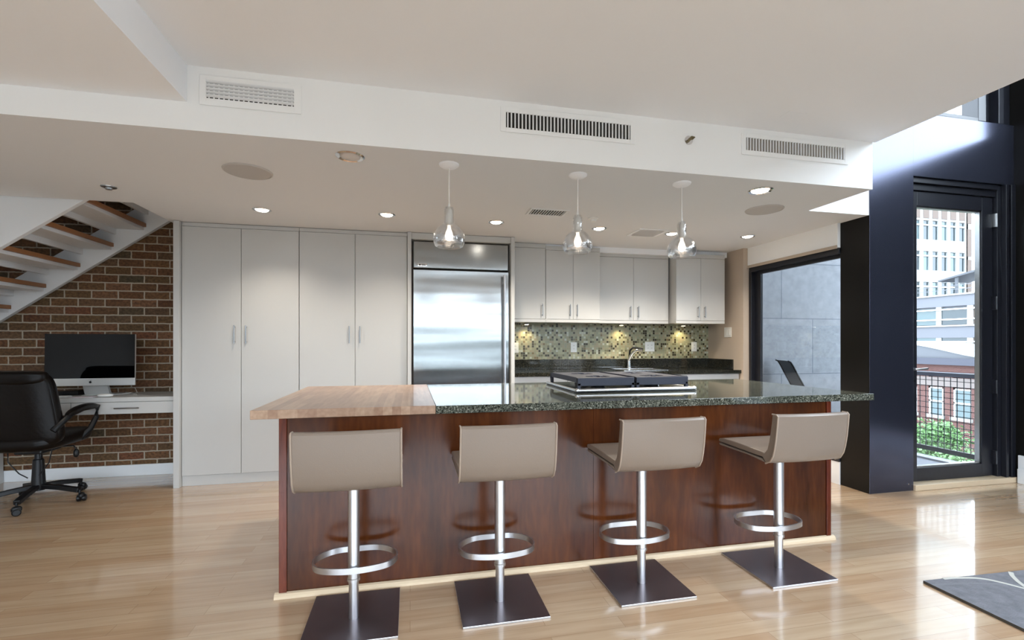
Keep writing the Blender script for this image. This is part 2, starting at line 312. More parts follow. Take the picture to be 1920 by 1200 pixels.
# ------------------------------------------------------------------ mesh helpers
def root_loc(o):
    v = Vector((0, 0, 0))
    while o is not None: v += o.location; o = o.parent
    return v
class B:
    def __init__(s): s.v = []; s.f = []; s.m = []; s.cur = 0
    def slot(s, i): s.cur = i; return s
    def add(s, vs, fs):
        k = len(s.v); s.v += [Vector(p) for p in vs]; s.f += [tuple(i + k for i in f) for f in fs]; s.m += [s.cur] * len(fs); return s
    def box(s, x0, y0, z0, x1, y1, z1):
        vs = [(x0, y0, z0), (x1, y0, z0), (x1, y1, z0), (x0, y1, z0), (x0, y0, z1), (x1, y0, z1), (x1, y1, z1), (x0, y1, z1)]
        return s.add(vs, [(0, 3, 2, 1), (4, 5, 6, 7), (0, 1, 5, 4), (1, 2, 6, 5), (2, 3, 7, 6), (3, 0, 4, 7)])
    def prism(s, pts, a0, a1, axis):   # pts 2d polygon; axis 'x': (y,z), 'y': (x,z), 'z': (x,y)
        def P(p, a):
            return {'x': (a, p[0], p[1]), 'y': (p[0], a, p[1]), 'z': (p[0], p[1], a)}[axis]
        n = len(pts); vs = [P(p, a0) for p in pts] + [P(p, a1) for p in pts]
        fs = [tuple(range(n - 1, -1, -1)), tuple(range(n, 2 * n))] + [(i, (i + 1) % n, n + (i + 1) % n, n + i) for i in range(n)]
        return s.add(vs, fs)
    def lathe(s, prof, c=(0, 0, 0), seg=32, axis='z', closed=False):
        vs = []; fs = []
        for (r, h) in prof:
            for i in range(seg):
                a = 2 * PI * i / seg; p = (r * math.cos(a), r * math.sin(a), h)
                if axis == 'y': p = (p[0], p[2], p[1])
                if axis == 'x': p = (p[2], p[0], p[1])
                vs.append((p[0] + c[0], p[1] + c[1], p[2] + c[2]))
        n = len(prof)
        for j in range(n - 1 + (1 if closed else 0)):
            j2 = (j + 1) % n
            for i in range(seg): i2 = (i + 1) % seg; fs.append((j * seg + i, j * seg + i2, j2 * seg + i2, j2 * seg + i))
        if not closed:
            fs.append(tuple(range(seg - 1, -1, -1))); fs.append(tuple(range((n - 1) * seg, n * seg)))
        return s.add(vs, fs)
    def cyl(s, c, r, h, axis='z', seg=24, r2=None):
        return s.lathe([(r, 0), (r if r2 is None else r2, h)], c, seg, axis)
    def tube(s, pts, r, seg=8, closed=False, ry=None, up=Vector((0, 0, 1))):
        pts = [Vector(p) for p in pts]; n = len(pts); vs = []; fs = []
        for i, p in enumerate(pts):
            a = pts[i - 1] if (i > 0 or closed) else p; b = pts[(i + 1) % n] if (i < n - 1 or closed) else p
            t = (b - a).normalized(); sd = t.cross(up)
            if sd.length < 1e-3: sd = t.cross(Vector((1, 0, 0)))
            sd.normalize(); u = sd.cross(t)
            for k in range(seg):
                an = 2 * PI * k / seg; vs.append(p + sd * r * math.cos(an) + u * (ry or r) * math.sin(an))
        for i in range(n if closed else n - 1):
            i2 = (i + 1) % n
            for k in range(seg): k2 = (k + 1) % seg; fs.append((i * seg + k, i * seg + k2, i2 * seg + k2, i2 * seg + k))
        if not closed: fs.append(tuple(range(seg - 1, -1, -1))); fs.append(tuple(range((n - 1) * seg, n * seg)))
        return s.add(vs, fs)
    def bar(s, pts, w, h, closed=False):   # rectangular section, w sideways, h vertical
        pts = [Vector(p) for p in pts]; n = len(pts); vs = []; fs = []
        for i, p in enumerate(pts):
            a = pts[i - 1] if (i > 0 or closed) else p; b = pts[(i + 1) % n] if (i < n - 1 or closed) else p
            t = (b - a).normalized(); sd = t.cross(Vector((0, 0, 1)))
            if sd.length < 1e-3: sd = Vector((1, 0, 0))
            sd.normalize(); u = sd.cross(t)
            for (x, y) in ((-1, -1), (1, -1), (1, 1), (-1, 1)): vs.append(p + sd * w / 2 * x + u * h / 2 * y)
        for i in range(n if closed else n - 1):
            i2 = (i + 1) % n
            for k in range(4): k2 = (k + 1) % 4; fs.append((i * 4 + k, i * 4 + k2, i2 * 4 + k2, i2 * 4 + k))
        if not closed: fs.append((3, 2, 1, 0)); fs.append(tuple(range((n - 1) * 4, n * 4)))
        return s.add(vs, fs)
    def superell(s, c, r, e1=0.4, e2=0.4, nu=28, nv=18, fn=None):
        def sp(w, m): return math.copysign(abs(w) ** m, w)
        vs = []; fs = []
        for j in range(nv + 1):
            ph = -PI / 2 + PI * j / nv
            for i in range(nu):
                th = 2 * PI * i / nu
                p = Vector((r[0] * sp(math.cos(ph), e1) * sp(math.cos(th), e2), r[1] * sp(math.cos(ph), e1) * sp(math.sin(th), e2), r[2] * sp(math.sin(ph), e1)))
                if fn: p = fn(p)
                vs.append(p + Vector(c))
        for j in range(nv):
            for i in range(nu): i2 = (i + 1) % nu; fs.append((j * nu + i, j * nu + i2, (j + 1) * nu + i2, (j + 1) * nu + i))
        return s.add(vs, fs)
    def build(s, name, m, parent=None, bevel=0.0, smooth=False, seg=2, autosmooth=True, xform=None):
        me = bpy.data.meshes.new(name)
        vs = s.v
        if xform is not None: vs = [xform @ p for p in vs]
        if parent is not None: off = root_loc(parent)
        else:
            xs = [p.x for p in vs]; ys = [p.y for p in vs]; zs = [p.z for p in vs]
            off = Vector(((min(xs) + max(xs)) / 2, (min(ys) + max(ys)) / 2, min(zs)))
        me.from_pydata([p - off for p in vs], [], s.f)
        ms = m if isinstance(m, (list, tuple)) else [m]
        for q in ms: me.materials.append(q)
        for i, p in enumerate(me.polygons): p.material_index = min(s.m[i], len(ms) - 1)
        bm = bmesh.new(); bm.from_mesh(me)
        bmesh.ops.remove_doubles(bm, verts=bm.verts, dist=1e-6)
        bmesh.ops.recalc_face_normals(bm, faces=bm.faces); bm.to_mesh(me); bm.free()
        if smooth:
            for p in me.polygons: p.use_smooth = True
            try: me.set_sharp_from_angle(angle=math.radians(38))
            except Exception: pass
        o = bpy.data.objects.new(name, me); C.objects.link(o)
        if parent is not None: o.parent = parent
        else: o.location = off
        if bevel > 0:
            b = o.modifiers.new('bevel', 'BEVEL'); b.width = bevel; b.segments = seg; b.limit_method = 'ANGLE'; b.angle_limit = math.radians(40)
            b.harden_normals = False
            for p in me.polygons: p.use_smooth = False
        return o
def tag(o, label=None, cat=None, group=None, kind=None):
    if label: o['label'] = label
    if cat: o['category'] = cat
    if group: o['group'] = group
    if kind: o['kind'] = kind
    return o
def thing(name, label, cat, loc, group=None):
    o = bpy.data.objects.new(name, None); C.objects.link(o); o.location = loc; o.empty_display_size = 0.1
    return tag(o, label, cat, group)
def struct(o, label=None, cat=None): o['kind'] = 'structure'; return tag(o, label, cat)
def copy_tree(o, parent=None):
    c = o.copy(); C.objects.link(c); c.parent = parent
    for ch in list(o.children): copy_tree(ch, c)
    return c

# ------------------------------------------------------------------ ROOM
ZS, ZH, ZL = 2.32, 2.645, 2.46
XL, XR, YR, YB = -6.2, 5.35, -3.4, 5.2
ZT = 5.6
fl = B().box(XL, YR, -0.15, 3.74, YB + 0.2, 0).box(3.74, YR, -0.15, XR + 0.2, 3.30, 0)
struct(fl.build('floor', M['floor']), 'pale maple plank floor of the whole room', 'floor')

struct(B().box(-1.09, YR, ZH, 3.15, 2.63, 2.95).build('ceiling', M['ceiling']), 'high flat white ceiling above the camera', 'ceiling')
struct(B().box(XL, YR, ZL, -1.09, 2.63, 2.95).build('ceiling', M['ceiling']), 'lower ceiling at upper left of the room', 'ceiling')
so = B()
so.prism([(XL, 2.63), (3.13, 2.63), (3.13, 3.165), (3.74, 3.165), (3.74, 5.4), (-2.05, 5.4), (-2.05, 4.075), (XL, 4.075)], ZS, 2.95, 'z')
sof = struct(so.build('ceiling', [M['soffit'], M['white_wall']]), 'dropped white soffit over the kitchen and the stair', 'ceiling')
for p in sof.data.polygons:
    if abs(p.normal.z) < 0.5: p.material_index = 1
struct(B().box(3.13, 3.165, 2.95, 3.73, 3.4, ZT).box(3.0, YR, 2.95, 3.13, 3.2, ZT).build('wall_upper', M['white_wall']), 'white wall of the upper floor beside the double-height space', 'wall')
struct(B().box(3.0, YR, ZT, XR + 0.2, 3.5, ZT + 0.15).build('ceiling', M['ceiling']), 'ceiling of the double-height space at right', 'ceiling')
# brick wall and stair shaft
struct(B().box(XL, 5.10, 0, -1.97, 5.35, 4.4).build('wall_brick', M['brick']), 'old brown brick wall behind the desk and stair', 'wall')
struct(B().box(XL - 0.15, YR, 0, XL, 5.35, 4.4).build('wall_left', M['white_wall']), 'white wall at far left', 'wall')
struct(B().box(-2.05, 3.95, 2.95, -1.9, 5.2, 4.4).box(XL, 3.95, 2.95, -2.05, 4.075, 4.4).box(XL, 3.95, 4.4, -1.9, 5.3, 4.5).build('wall_shaft', M['white_wall']), 'white walls of the stair opening above the soffit', 'wall')
struct(B().box(XL, 5.085, 0, -2.0, 5.10, 0.105).build('baseboard_back', M['white_trim'], bevel=0.003), 'white baseboard below the brick wall', 'baseboard')
# kitchen walls
struct(B().box(-1.97, YB, 0, 3.9, YB + 0.2, 2.95).build('wall_back', M['beige_wall']), 'beige back wall of the kitchen', 'wall')
struct(B().box(3.645, 4.56, 0, 3.9, YB, 2.6).build('wall_right', M['beige_wall']), 'beige side wall between counter and window', 'wall')
struct(B().box(1.03, YB - 0.012, 1.07, 3.645, YB, 1.5).build('backsplash', M['mosaic']), 'green and beige glass mosaic backsplash', 'backsplash')
# wall under/around side window
struct(B().box(3.70, 3.43, 2.105, 3.86, 4.56, 2.6).build('wall_window_head', M['white_wall']), 'white wall strip above the kitchen window', 'wall')
struct(B().box(3.72, 3.43, 0, 3.86, 4.56, 0.20).build('baseboard_window', M['white_trim']), 'white plinth below the kitchen window', 'baseboard')
tag(B().box(3.69, 3.43, 2.095, 3.70, 4.56, 2.125).build('trim_1', M['beige_wall'], bevel=0.002), kind='structure')
x0, x1 = 3.715, 3.80
w = B().box(x0, 3.43, 2.05, x1, 4.555, 2.10).box(x0, 4.52, 0.2, x1, 4.555, 2.05).box(x0, 3.43, 0.2, x1, 4.52, 0.27)
wo = struct(w.build('window_1', M['black_frame'], bevel=0.003), 'black framed kitchen window facing the stone wall', 'window')
B().box(3.765, 4.44, 0.27, 3.80, 4.52, 2.05).box(3.765, 3.44, 2.02, 3.80, 4.44, 2.05).build('sash', M['black_frame'], wo, bevel=0.003)
B().box(3.777, 3.44, 0.27, 3.783, 4.44, 2.02).build('pane', M['pane'], wo)
# black pillar
pl = B().slot(0).box(3.73, 3.16, 0, 4.19, 3.43, ZT)
po = struct(pl.build('pillar', [M['black_steel'], M['black_side']], bevel=0.002), 'black steel-clad pillar left of the glass door', 'pillar')
for p in po.data.polygons:
    if p.normal.x < -0.5: p.material_index = 1  # left face near-black, darker than the other faces
B().cyl((4.13, 3.158, 0.06), 0.006, -0.004, 'y', 12).build('screw', M['chrome'], po)
# black door wall
dw = B().box(4.19, 3.17, 2.685, XR, 3.34, 3.23)
struct(dw.build('wall_door', M['black_steel'], bevel=0.003), 'black steel panel above the glass door', 'wall')
struct(B().box(5.2, 3.20, 0, XR, 3.34, 2.685).box(5.245, 3.16, 0, 5.275, 3.2, 2.685).box(5.30, 3.155, 0, XR, 3.2, 2.685).build('trim_2', M['black_frame'], bevel=0.003), 'black door jamb with ribs', 'trim')
struct(B().box(4.19, 3.19, 2.64, 5.2, 3.34, 2.685).box(4.19, 3.215, 2.585, 5.2, 3.34, 2.64).build('trim_3', M['black_frame'], bevel=0.003), 'black door head', 'trim')
struct(B().box(4.19, 3.14, 0, XR, 3.34, 0.047).build('trim_4', M['maple_trim'], bevel=0.004), 'pale wood door threshold step', 'trim')
# upper window above door
struct(B().box(4.93, 3.17, 3.23, 5.02, 3.30, ZT).box(5.17, 3.17, 3.23, 5.23, 3.30, ZT).box(5.02, 3.24, 3.23, 5.17, 3.34, ZT).box(5.23, 3.20, 3.23, XR, 3.34, ZT).box(3.73, 3.17, 3.23, 4.93, 3.34, 3.26).box(4.19, 3.17, 5.3, 4.93, 3.34, ZT).build('window_2', M['black_frame'], bevel=0.004), 'black frame of the high window over the door', 'window')
# right wall: black panels, glazed above; unseen low opening added to light the floor
struct(B().box(XR, 0.5, 0.0, XR + 0.2, 3.34, 3.2).box(XR, YR, 0.0, XR + 0.2, 0.5, 0.3).box(XR, YR, 2.9, XR + 0.2, 0.5, 3.2).box(XR, YR, 0.3, XR + 0.2, -3.1, 2.9).box(XR, -1.2, 0.3, XR + 0.2, 0.5, 2.9).box(XR, YR, 5.25, XR + 0.2, 3.34, ZT).box(XR, YR, 3.2, XR + 0.2, -3.1, 5.25).box(XR, 2.95, 3.2, XR + 0.2, 3.34, 5.25).build('wall_right', M['black_side']), 'black wall at far right with high glazing', 'wall')
struct(B().box(XR + 0.03, -0.05, 3.2, XR + 0.12, 0.05, 5.25).build('window_3', M['black_frame']), 'black mullion of the high right window', 'window')
struct(B().box(XR - 0.03, 0.5, 0, XR, 3.13, 0.13).box(XR - 0.022, 0.5, 0.13, XR, 3.13, 0.25).build('baseboard_right', M['white_trim'], bevel=0.004), 'white stepped baseboard at right edge', 'baseboard')
# rear wall with glazing (behind the camera)
rw = B()
rw.slot(1).box(XL, YR - 0.15, 0, XR + 0.2, YR, 0.50).slot(0).box(XL, YR - 0.15, 2.62, XR + 0.2, YR, ZT)  # dark brown base added, standing in for furniture mirrored in the fridge
rw.box(XL, YR - 0.15, 0.50, -4.3, YR, 2.62).box(4.3, YR - 0.15, 0.50, XR + 0.2, YR, 2.62)
struct(rw.build('wall_rear', [M['white_wall'], M['brown_dark']]), 'wall with the living room windows', 'wall')
rf = B()
for x in (-4.25, -2.85, -1.45, 0.0, 1.45, 2.85, 4.25): rf.box(x - 0.05, YR - 0.1, 0.50, x + 0.05, YR - 0.02, 2.62)
rf.box(-4.3, YR - 0.1, 1.85, 4.3, YR - 0.04, 1.93)
struct(rf.build('window_4', M['black_frame']), 'black framed living room windows', 'window')

# ------------------------------------------------------------------ GLASS DOOR
dr = bpy.data.objects.new('door_1', None); C.objects.link(dr); dr.location = (4.75, 3.25, 0.05)
struct(dr, 'black framed glass terrace door', 'door')
d = B()
yl0, yl1 = 3.23, 3.28
d.box(4.21, yl0, 0.05, 4.32, yl1, 2.58).box(5.065, yl0, 0.05, 5.19, yl1, 2.58).box(4.32, yl0, 0.05, 5.065, yl1, 0.165).box(4.32, yl0, 2.455, 5.065, yl1, 2.58)
d.build('leaf_frame', M['black_frame'], dr, bevel=0.004)
d = B(); e = 0.012
d.box(4.32, yl0 + .012, 0.165, 4.32 + e, yl1, 2.455).box(5.065 - e, yl0 + .012, 0.165, 5.065, yl1, 2.455).box(4.32, yl0 + .012, 0.165, 5.065, yl1, 0.165 + e).box(4.32, yl0 + .012, 2.455 - e, 5.065, yl1, 2.455)
gb = d.build('glazing_bead', M['steel_handle'], dr)
B().box(4.33, 3.256, 0.175, 5.055, 3.262, 2.445).build('pane', M['pane'], dr)
h = B().superell((4.245, yl0 - 0.004, 0.985), (0.019, 0.007, 0.115), 0.35, 0.5, 20, 14).build('handle_plate', M['satin_steel'], dr, smooth=True)
B().tube([(4.245, yl0 - 0.01, 1.03), (4.245, yl0 - 0.05, 1.03), (4.26, yl0 - 0.055, 1.03), (4.37, yl0 - 0.05, 1.035)], 0.009, 10).build('lever', M['satin_steel'], h, smooth=True)
B().tube([(4.245, yl0 - 0.01, 0.93), (4.245, yl0 - 0.035, 0.93)], 0.012, 10).build('thumb_turn', M['black_plastic'], h, smooth=True)
for z in (2.37, 1.62, 0.86, 0.22):
    B().box(5.17, yl0 - 0.022, z - 0.06, 5.215, yl0 + 0.0, z + 0.06).cyl((5.192, yl0 - 0.026, z - 0.06), 0.012, 0.12, 'z', 10).build('hinge', M['steel_handle' if z > 2 else 'black_frame'], dr)
tag(B().box(4.195, 3.19, 2.50, 4.215, 3.228, 2.565).build('door_sensor', M['white_plastic'], bevel=0.002), 'small white sensor at top left corner of the glass door', 'sensor')

# ------------------------------------------------------------------ STAIR
st = thing('staircase', 'open-riser stair with oak treads and white stringers rising past the brick wall', 'stairs', (-3.4, 4.6, 0))
def zl(x): return 2.319 + 0.727 * (x + 2.383)      # lower edge of the stringers
def stringer(y0, y1, top):
    x0, x1 = -4.5, -1.80
    return B().prism([(x0, zl(x0)), (x1, zl(x1)), (x1, zl(x1) + top), (x0, zl(x0) + top)], y0, y1, 'y')
# clip where the stair passes through the soffit opening
def sh(x0, x1, y0, y1, h):
    return B().prism([(x0, zl(x0)), (x1, zl(x1)), (x1, zl(x1) + h), (x0, zl(x0) + h)], y0, y1, 'y')
sh(-5.55, -2.06, 4.085, 4.125, 0.42).build('stringer', M['white_trim'], st, bevel=0.003)
sh(-5.55, -2.06, 5.04, 5.085, 0.30).build('stringer', M['white_trim'], st, bevel=0.003)
run, rise = 0.263, 0.1915
for i in range(-11, 2):
    xb = -2.431 - 0.264 * (-i) - 0.0 ; xb = -2.431 + 0.264 * i; zt = 2.385 + 0.1975 * i
    if zt > 2.9: break
    tr = B().box(xb - 0.285, 4.125, zt - 0.035, xb, 5.04, zt).build('tread', M['tread'], st, bevel=0.003)
    B().box(xb - 0.275, 4.125, zt - 0.065, xb - 0.02, 5.04, zt - 0.0355).box(xb - 0.275, 4.125, zt - 0.115, xb - 0.245, 5.04, zt - 0.065).build('support', M['white_trim'], tr, bevel=0.002)

# ------------------------------------------------------------------ DESK
dk = thing('built_in_desk', 'white built-in desk with shallow drawers against the brick wall', 'desk', (-2.8, 4.85, 0))
B().box(-4.3, 4.60, 0.755, -2.003, 5.085, 0.793).build('desktop', M['white_lacquer'], dk, bevel=0.003)
B().box(-4.3, 4.62, 0.65, -2.003, 5.085, 0.755).build('apron', M['white_lacquer'], dk)
B().box(-3.61, 4.62, 0.0, -3.573, 5.08, 0.65).build('side_panel', M['white_lacquer'], dk, bevel=0.002)
for (a, b) in ((-2.77, -2.006), (-3.54, -2.776)):
    dq = B().box(a, 4.602, 0.652, b, 4.62, 0.752).build('drawer', M['white_lacquer'], dk, bevel=0.002)
    c = (a + b) / 2 + 0.03
    B().cyl((c - 0.09, 4.578, 0.702), 0.006, 0.18, 'x', 10).cyl((c - 0.075, 4.578, 0.702), 0.004, 0.025, 'y', 8).cyl((c + 0.075, 4.578, 0.702), 0.004, 0.025, 'y', 8).build('handle', M['steel_handle'], dq, smooth=True)

# computer
cp = thing('desktop_computer', 'silver all-in-one computer with black screen on the white desk', 'computer', (-2.72, 4.82, 0.793))
cx, cy = -2.715, 4.75
tl = Matrix.Translation((cx, cy, 1.1)) @ Matrix.Rotation(math.radians(-1), 4, 'X') @ Matrix.Translation((-cx, -cy, -1.1))
B().box(cx - 0.335, cy, 0.885, cx + 0.335, cy + 0.022, 1.335).superell((cx, cy + 0.03, 1.11), (0.28, 0.03, 0.2), 0.6, 0.6).build('housing', M['alu'], cp, xform=tl, bevel=0.003)
B().box(cx - 0.335, cy - 0.003, 0.950, cx + 0.335, cy, 1.335).build('screen', M['black_screen'], cp, xform=tl)
lg = B(); 
lg.lathe([(0.0095, 0), (0.0095, 0.001)], (cx, cy - 0.0012, 0.916), 20, 'y').prism([(cx + 0.001, 0.926), (cx + 0.006, 0.932), (cx + 0.004, 0.934), (cx, 0.929)], cy - 0.0012, cy, 'y')
lg.build('logo', M['black_plastic'], cp, xform=tl)
B().prism([(4.79, 0.795), (4.91, 0.795), (4.91, 0.80), (4.86, 0.805), (4.80, 0.93), (4.785, 0.93), (4.83, 0.80), (4.79, 0.80)], cx - 0.09, cx + 0.10, 'x').build('stand', M['alu'], cp, bevel=0.001)
tag(B().superell((-2.555, 4.66, 0.808), (0.058, 0.028, 0.014), 0.7, 0.9, 24, 12).build('computer_mouse', M['white_plastic'], smooth=True), 'white computer mouse on the desk right of the screen foot', 'mouse')
tag(B().tube([(-2.56, 4.69, 0.803), (-2.60, 4.76, 0.80), (-2.52, 4.84, 0.80), (-2.50, 4.93, 0.80), (-2.58, 5.0, 0.80)], 0.003, 6).build('mouse_cable', M['white_plastic'], smooth=True), 'thin white cable looping behind the mouse on the desk', 'cable')
tag(B().tube([(-2.38, 4.78, 0.797), (-2.45, 4.85, 0.80), (-2.46, 4.95, 0.80), (-2.52, 5.03, 0.84)], 0.003, 6).build('power_cable', M['white_plastic'], smooth=True), 'white power cable on the desk below the right end of the screen', 'cable')
tag(B().box(-2.80, 4.63, 0.7935, -2.63, 4.73, 0.797).build('paper_sheet', M['paper']), 'pale printed paper lying on the desk in front of the computer', 'paper')
kb = thing('keyboard', 'thin silver keyboard on the desk under the screen', 'keyboard', (-2.95, 4.68, 0.793))
B().box(-3.15, 4.66, 0.7935, -2.84, 4.74, 0.803).build('keyboard_body', M['alu'], kb, bevel=0.002)
ks = B()
for r_ in range(4):
    for c_ in range(14): ks.box(-3.145 + c_ * 0.0215, 4.664 + r_ * 0.018, 0.803, -3.127 + c_ * 0.0215, 4.679 + r_ * 0.018, 0.806)
ko = ks.build('keys', M['white_plastic'], kb)
tag(B().box(-3.22, 4.87, 0.7935, -2.88, 4.97, 0.83).build('storage_box', M['black_plastic'], bevel=0.004), 'flat black device behind the computer foot on the desk', 'device')

# ------------------------------------------------------------------ OFFICE CHAIR
oc = thing('office_chair', 'black leather office chair on casters at the brick wall desk', 'chair', (-2.86, 4.39, 0))
hx, hy = -2.86, 4.36
def bend(p): return Vector((p.x, p.y - 0.10 * (p.x / 0.30) ** 2 * -1 * 0.5, p.z))
tb = Matrix.Translation((hx, 4.14, 0.76)) @ Matrix.Rotation(math.radians(7), 4, 'X') @ Matrix.Rotation(math.radians(-4), 4, 'Z')
B().superell((0, 0, 0), (0.275, 0.055, 0.28), 0.32, 0.4, 36, 24, fn=lambda p: Vector((p.x * (1 - 0.10 * (p.z / 0.28)), p.y + 0.5 * p.x ** 2, p.z))).build('backrest', M['black_leather'], oc, smooth=True, xform=tb)
B().superell((0, -0.012, 0.245), (0.235, 0.05, 0.05), 0.5, 0.5, 30, 14, fn=lambda p: Vector((p.x, p.y + 0.5 * p.x ** 2, p.z))).build('head_cushion', M['black_leather'], oc, smooth=True, xform=tb)
B().superell((hx + 0.01, 4.37, 0.50), (0.265, 0.27, 0.065), 0.5, 0.45, 36, 16, fn=lambda p: Vector((p.x, p.y, p.z + 0.25 * abs(p.x) ** 2))).build('seat', M['black_leather'], oc, smooth=True)
for s in (-1, 1):
    X = hx + s * 0.295
    a = B().tube([(X - s * .03, 4.12, 0.60), (X, 4.18, 0.665), (X, 4.27, 0.71), (X, 4.40, 0.735), (X, 4.50, 0.735), (X, 4.575, 0.725), (X, 4.56, 0.64), (X - s * .01, 4.50, 0.55), (X - s * .04, 4.43, 0.49)], 0.017, 10, ry=0.024).build('armrest', M['black_plastic'], oc, smooth=True)
    B().superell((X, 4.39, 0.745), (0.03, 0.18, 0.022), 0.6, 0.6, 20, 12, fn=lambda p: Vector((p.x, p.y, p.z - 0.9 * (p.y - 0.05) ** 2))).build('arm_pad', M['black_leather'], a, smooth=True)
B().box(hx - 0.09, 4.28, 0.40, hx + 0.09, 4.50, 0.45).build('tilt_mechanism', M['black_plastic'], oc, bevel=0.01)
B().tube([(hx + 0.08, 4.42, 0.43), (hx + 0.23, 4.40, 0.435), (hx + 0.245, 4.40, 0.41)], 0.006, 8).superell((hx + 0.247, 4.40, 0.375), (0.018, 0.018, 0.035), 0.9, 0.9, 14, 10).build('lever', M['black_plastic'], oc, smooth=True)
B().lathe([(0.045, 0.10), (0.036, 0.29), (0.033, 0.34), (0.024, 0.345), (0.022, 0.41)], (hx, hy + 0.03, 0), 24).build('gas_column', [M['black_plastic']], oc, smooth=True)
B().tube([(hx - 0.16, 4.33, 0.43), (hx - 0.15, 4.32, 0.34), (hx - 0.08, 4.32, 0.25), (hx - 0.03, 4.33, 0.21)], 0.004, 6).tube([(hx + 0.11, 4.36, 0.43), (hx + 0.09, 4.36, 0.32), (hx + 0.03, 4.35, 0.22)], 0.004, 6).build('hose', M['black_plastic'], oc, smooth=True)
for k in range(5):
    an = math.radians(-79 + 72 * k); dx, dy = math.cos(an), math.sin(an); cxx, cyy = hx, hy + 0.03
    e_ = Vector((cxx + dx * 0.30, cyy + dy * 0.30, 0.09))
    lgo = B().bar([(cxx + dx * 0.02, cyy + dy * 0.02, 0.13), (cxx + dx * 0.16, cyy + dy * 0.16, 0.115), tuple(e_)], 0.042, 0.035).build('leg', M['black_plastic'], oc, bevel=0.006)
    sdx, sdy = -dy, dx; wb = B()
    R = Matrix.Translation((e_.x, e_.y, 0.027)) @ Matrix.Rotation(an + 0.4, 4, 'Z')
    wb.lathe([(0.019, -0.03), (0.026, -0.024), (0.026, -0.008), (0.020, -0.006), (0.020, 0.006), (0.026, 0.008), (0.026, 0.024), (0.019, 0.03)], (0.012, 0, 0), 18, 'x').superell((0.012, 0, 0.018), (0.020, 0.03, 0.026), 0.8, 0.8, 16, 10).cyl((0.0, 0, 0.03), 0.008, 0.035, 'z', 10)
    wb.build('caster', M['black_plastic'], lgo, smooth=True, xform=R)

# ------------------------------------------------------------------ TALL CABINETS
YC = 4.605
def handle_v(parent, x, yf, z0, z1):
    B().cyl((x, yf - 0.028, z0), 0.0055, z1 - z0, 'z', 10).cyl((x, yf - 0.028, z0 + 0.015), 0.004, 0.03, 'y', 8).cyl((x, yf - 0.028, z1 - 0.015), 0.004, 0.03, 'y', 8).build('handle', M['steel_handle'], parent, smooth=True)
def tall(x0, xm, x1, hz, label, panels=()):
    t = thing('tall_cabinet', label, 'cabinet', ((x0 + x1) / 2, 4.85, 0), 'tall white cabinets left of the fridge')
    b = B().box(x0, YC + 0.022, 0.09, x1, 5.18, 2.315).box(x0, YC + 0.012, 0, x1, 5.0, 0.089)
    for (a, c) in panels: b.box(a, 4.565, 0, c, 5.18, 2.316)
    b.box(x0, YC + 0.004, 2.283, x1, YC + 0.022, 2.316)
    b.build('body', M['white_lacquer'], t, bevel=0.0015)
    for (a, c, hxx) in ((x0, xm, xm - 0.05), (xm, x1, xm + 0.045)):
        dq = B().box(a + 0.002, YC, 0.093, c - 0.002, YC + 0.02, 2.28).build('door', M['white_lacquer'], t, bevel=0.0015)
        handle_v(dq, hxx, YC, hz, hz + 0.16)
    return t
tall(-1.953, -1.479, -0.996, 1.255, 'left tall white two-door cabinet, next to the brick wall', panels=((-2.0, -1.955),))
tall(-0.994, -0.505, -0.027, 1.255, 'right tall white two-door cabinet, next to the steel fridge')
# fridge surround
fs = B().box(-0.025, 4.56, 0, 0.012, 5.18, 2.316).box(0.985, 4.56, 0, 1.022, 5.18, 2.316).box(0.012, 4.575, 2.255, 0.985, 5.18, 2.316)
tag(fs.build('fridge_surround', M['white_lacquer'], bevel=0.002), 'white panel surround framing the steel fridge', 'cabinet')
fr = thing('refrigerator', 'large stainless steel built-in fridge with single door', 'fridge', (0.5, 4.8, 0))
B().box(0.02, 4.66, 0.0, 0.975, 5.15, 2.25).build('body', M['vent_grey'], fr)
B().box(0.03, 4.615, 1.985, 0.968, 4.66, 2.245).build('top_grille', M['stainless'], fr, bevel=0.006)
nz = 26; pts = []
for i in range(nz + 1):
    z = 0.12 + (1.965 - 0.12) * i / nz; pts.append((4.60 - 0.012 * math.sin(PI * (i / nz)) , z))
prof = pts + [(4.655, 1.965), (4.655, 0.12)]
fd = B().prism(prof, 0.032, 0.966, 'x').build('door', M['stainless'], fr, smooth=True)
B().cyl((0.915, 4.535, 0.6), 0.013, 1.33, 'z', 16).cyl((0.915, 4.535, 0.68), 0.008, 0.07, 'y', 10).cyl((0.915, 4.535, 1.86), 0.008, 0.07, 'y', 10).build('handle', M['satin_steel'], fd, smooth=True)
B().box(0.032, 4.63, 0.0, 0.966, 4.66, 0.115).build('kick_plate', M['vent_dark'], fr)
B().box(0.032, 4.63, 1.966, 0.966, 4.66, 1.984).build('gap_shade', M['vent_dark'], fr)  # dark strip painted in for the shade between door and grille
bd = B().superell((0.115, 4.612, 2.015), (0.048, 0.004, 0.016), 0.3, 0.6, 20, 10).build('badge', M['chrome'], fr, smooth=True)
B().box(0.085, 4.606, 2.008, 0.099, 4.609, 2.022).box(0.108, 4.606, 2.009, 0.148, 4.609, 2.013).box(0.108, 4.606, 2.018, 0.140, 4.609, 2.021).build('badge_mark', M['black_plastic'], bd)

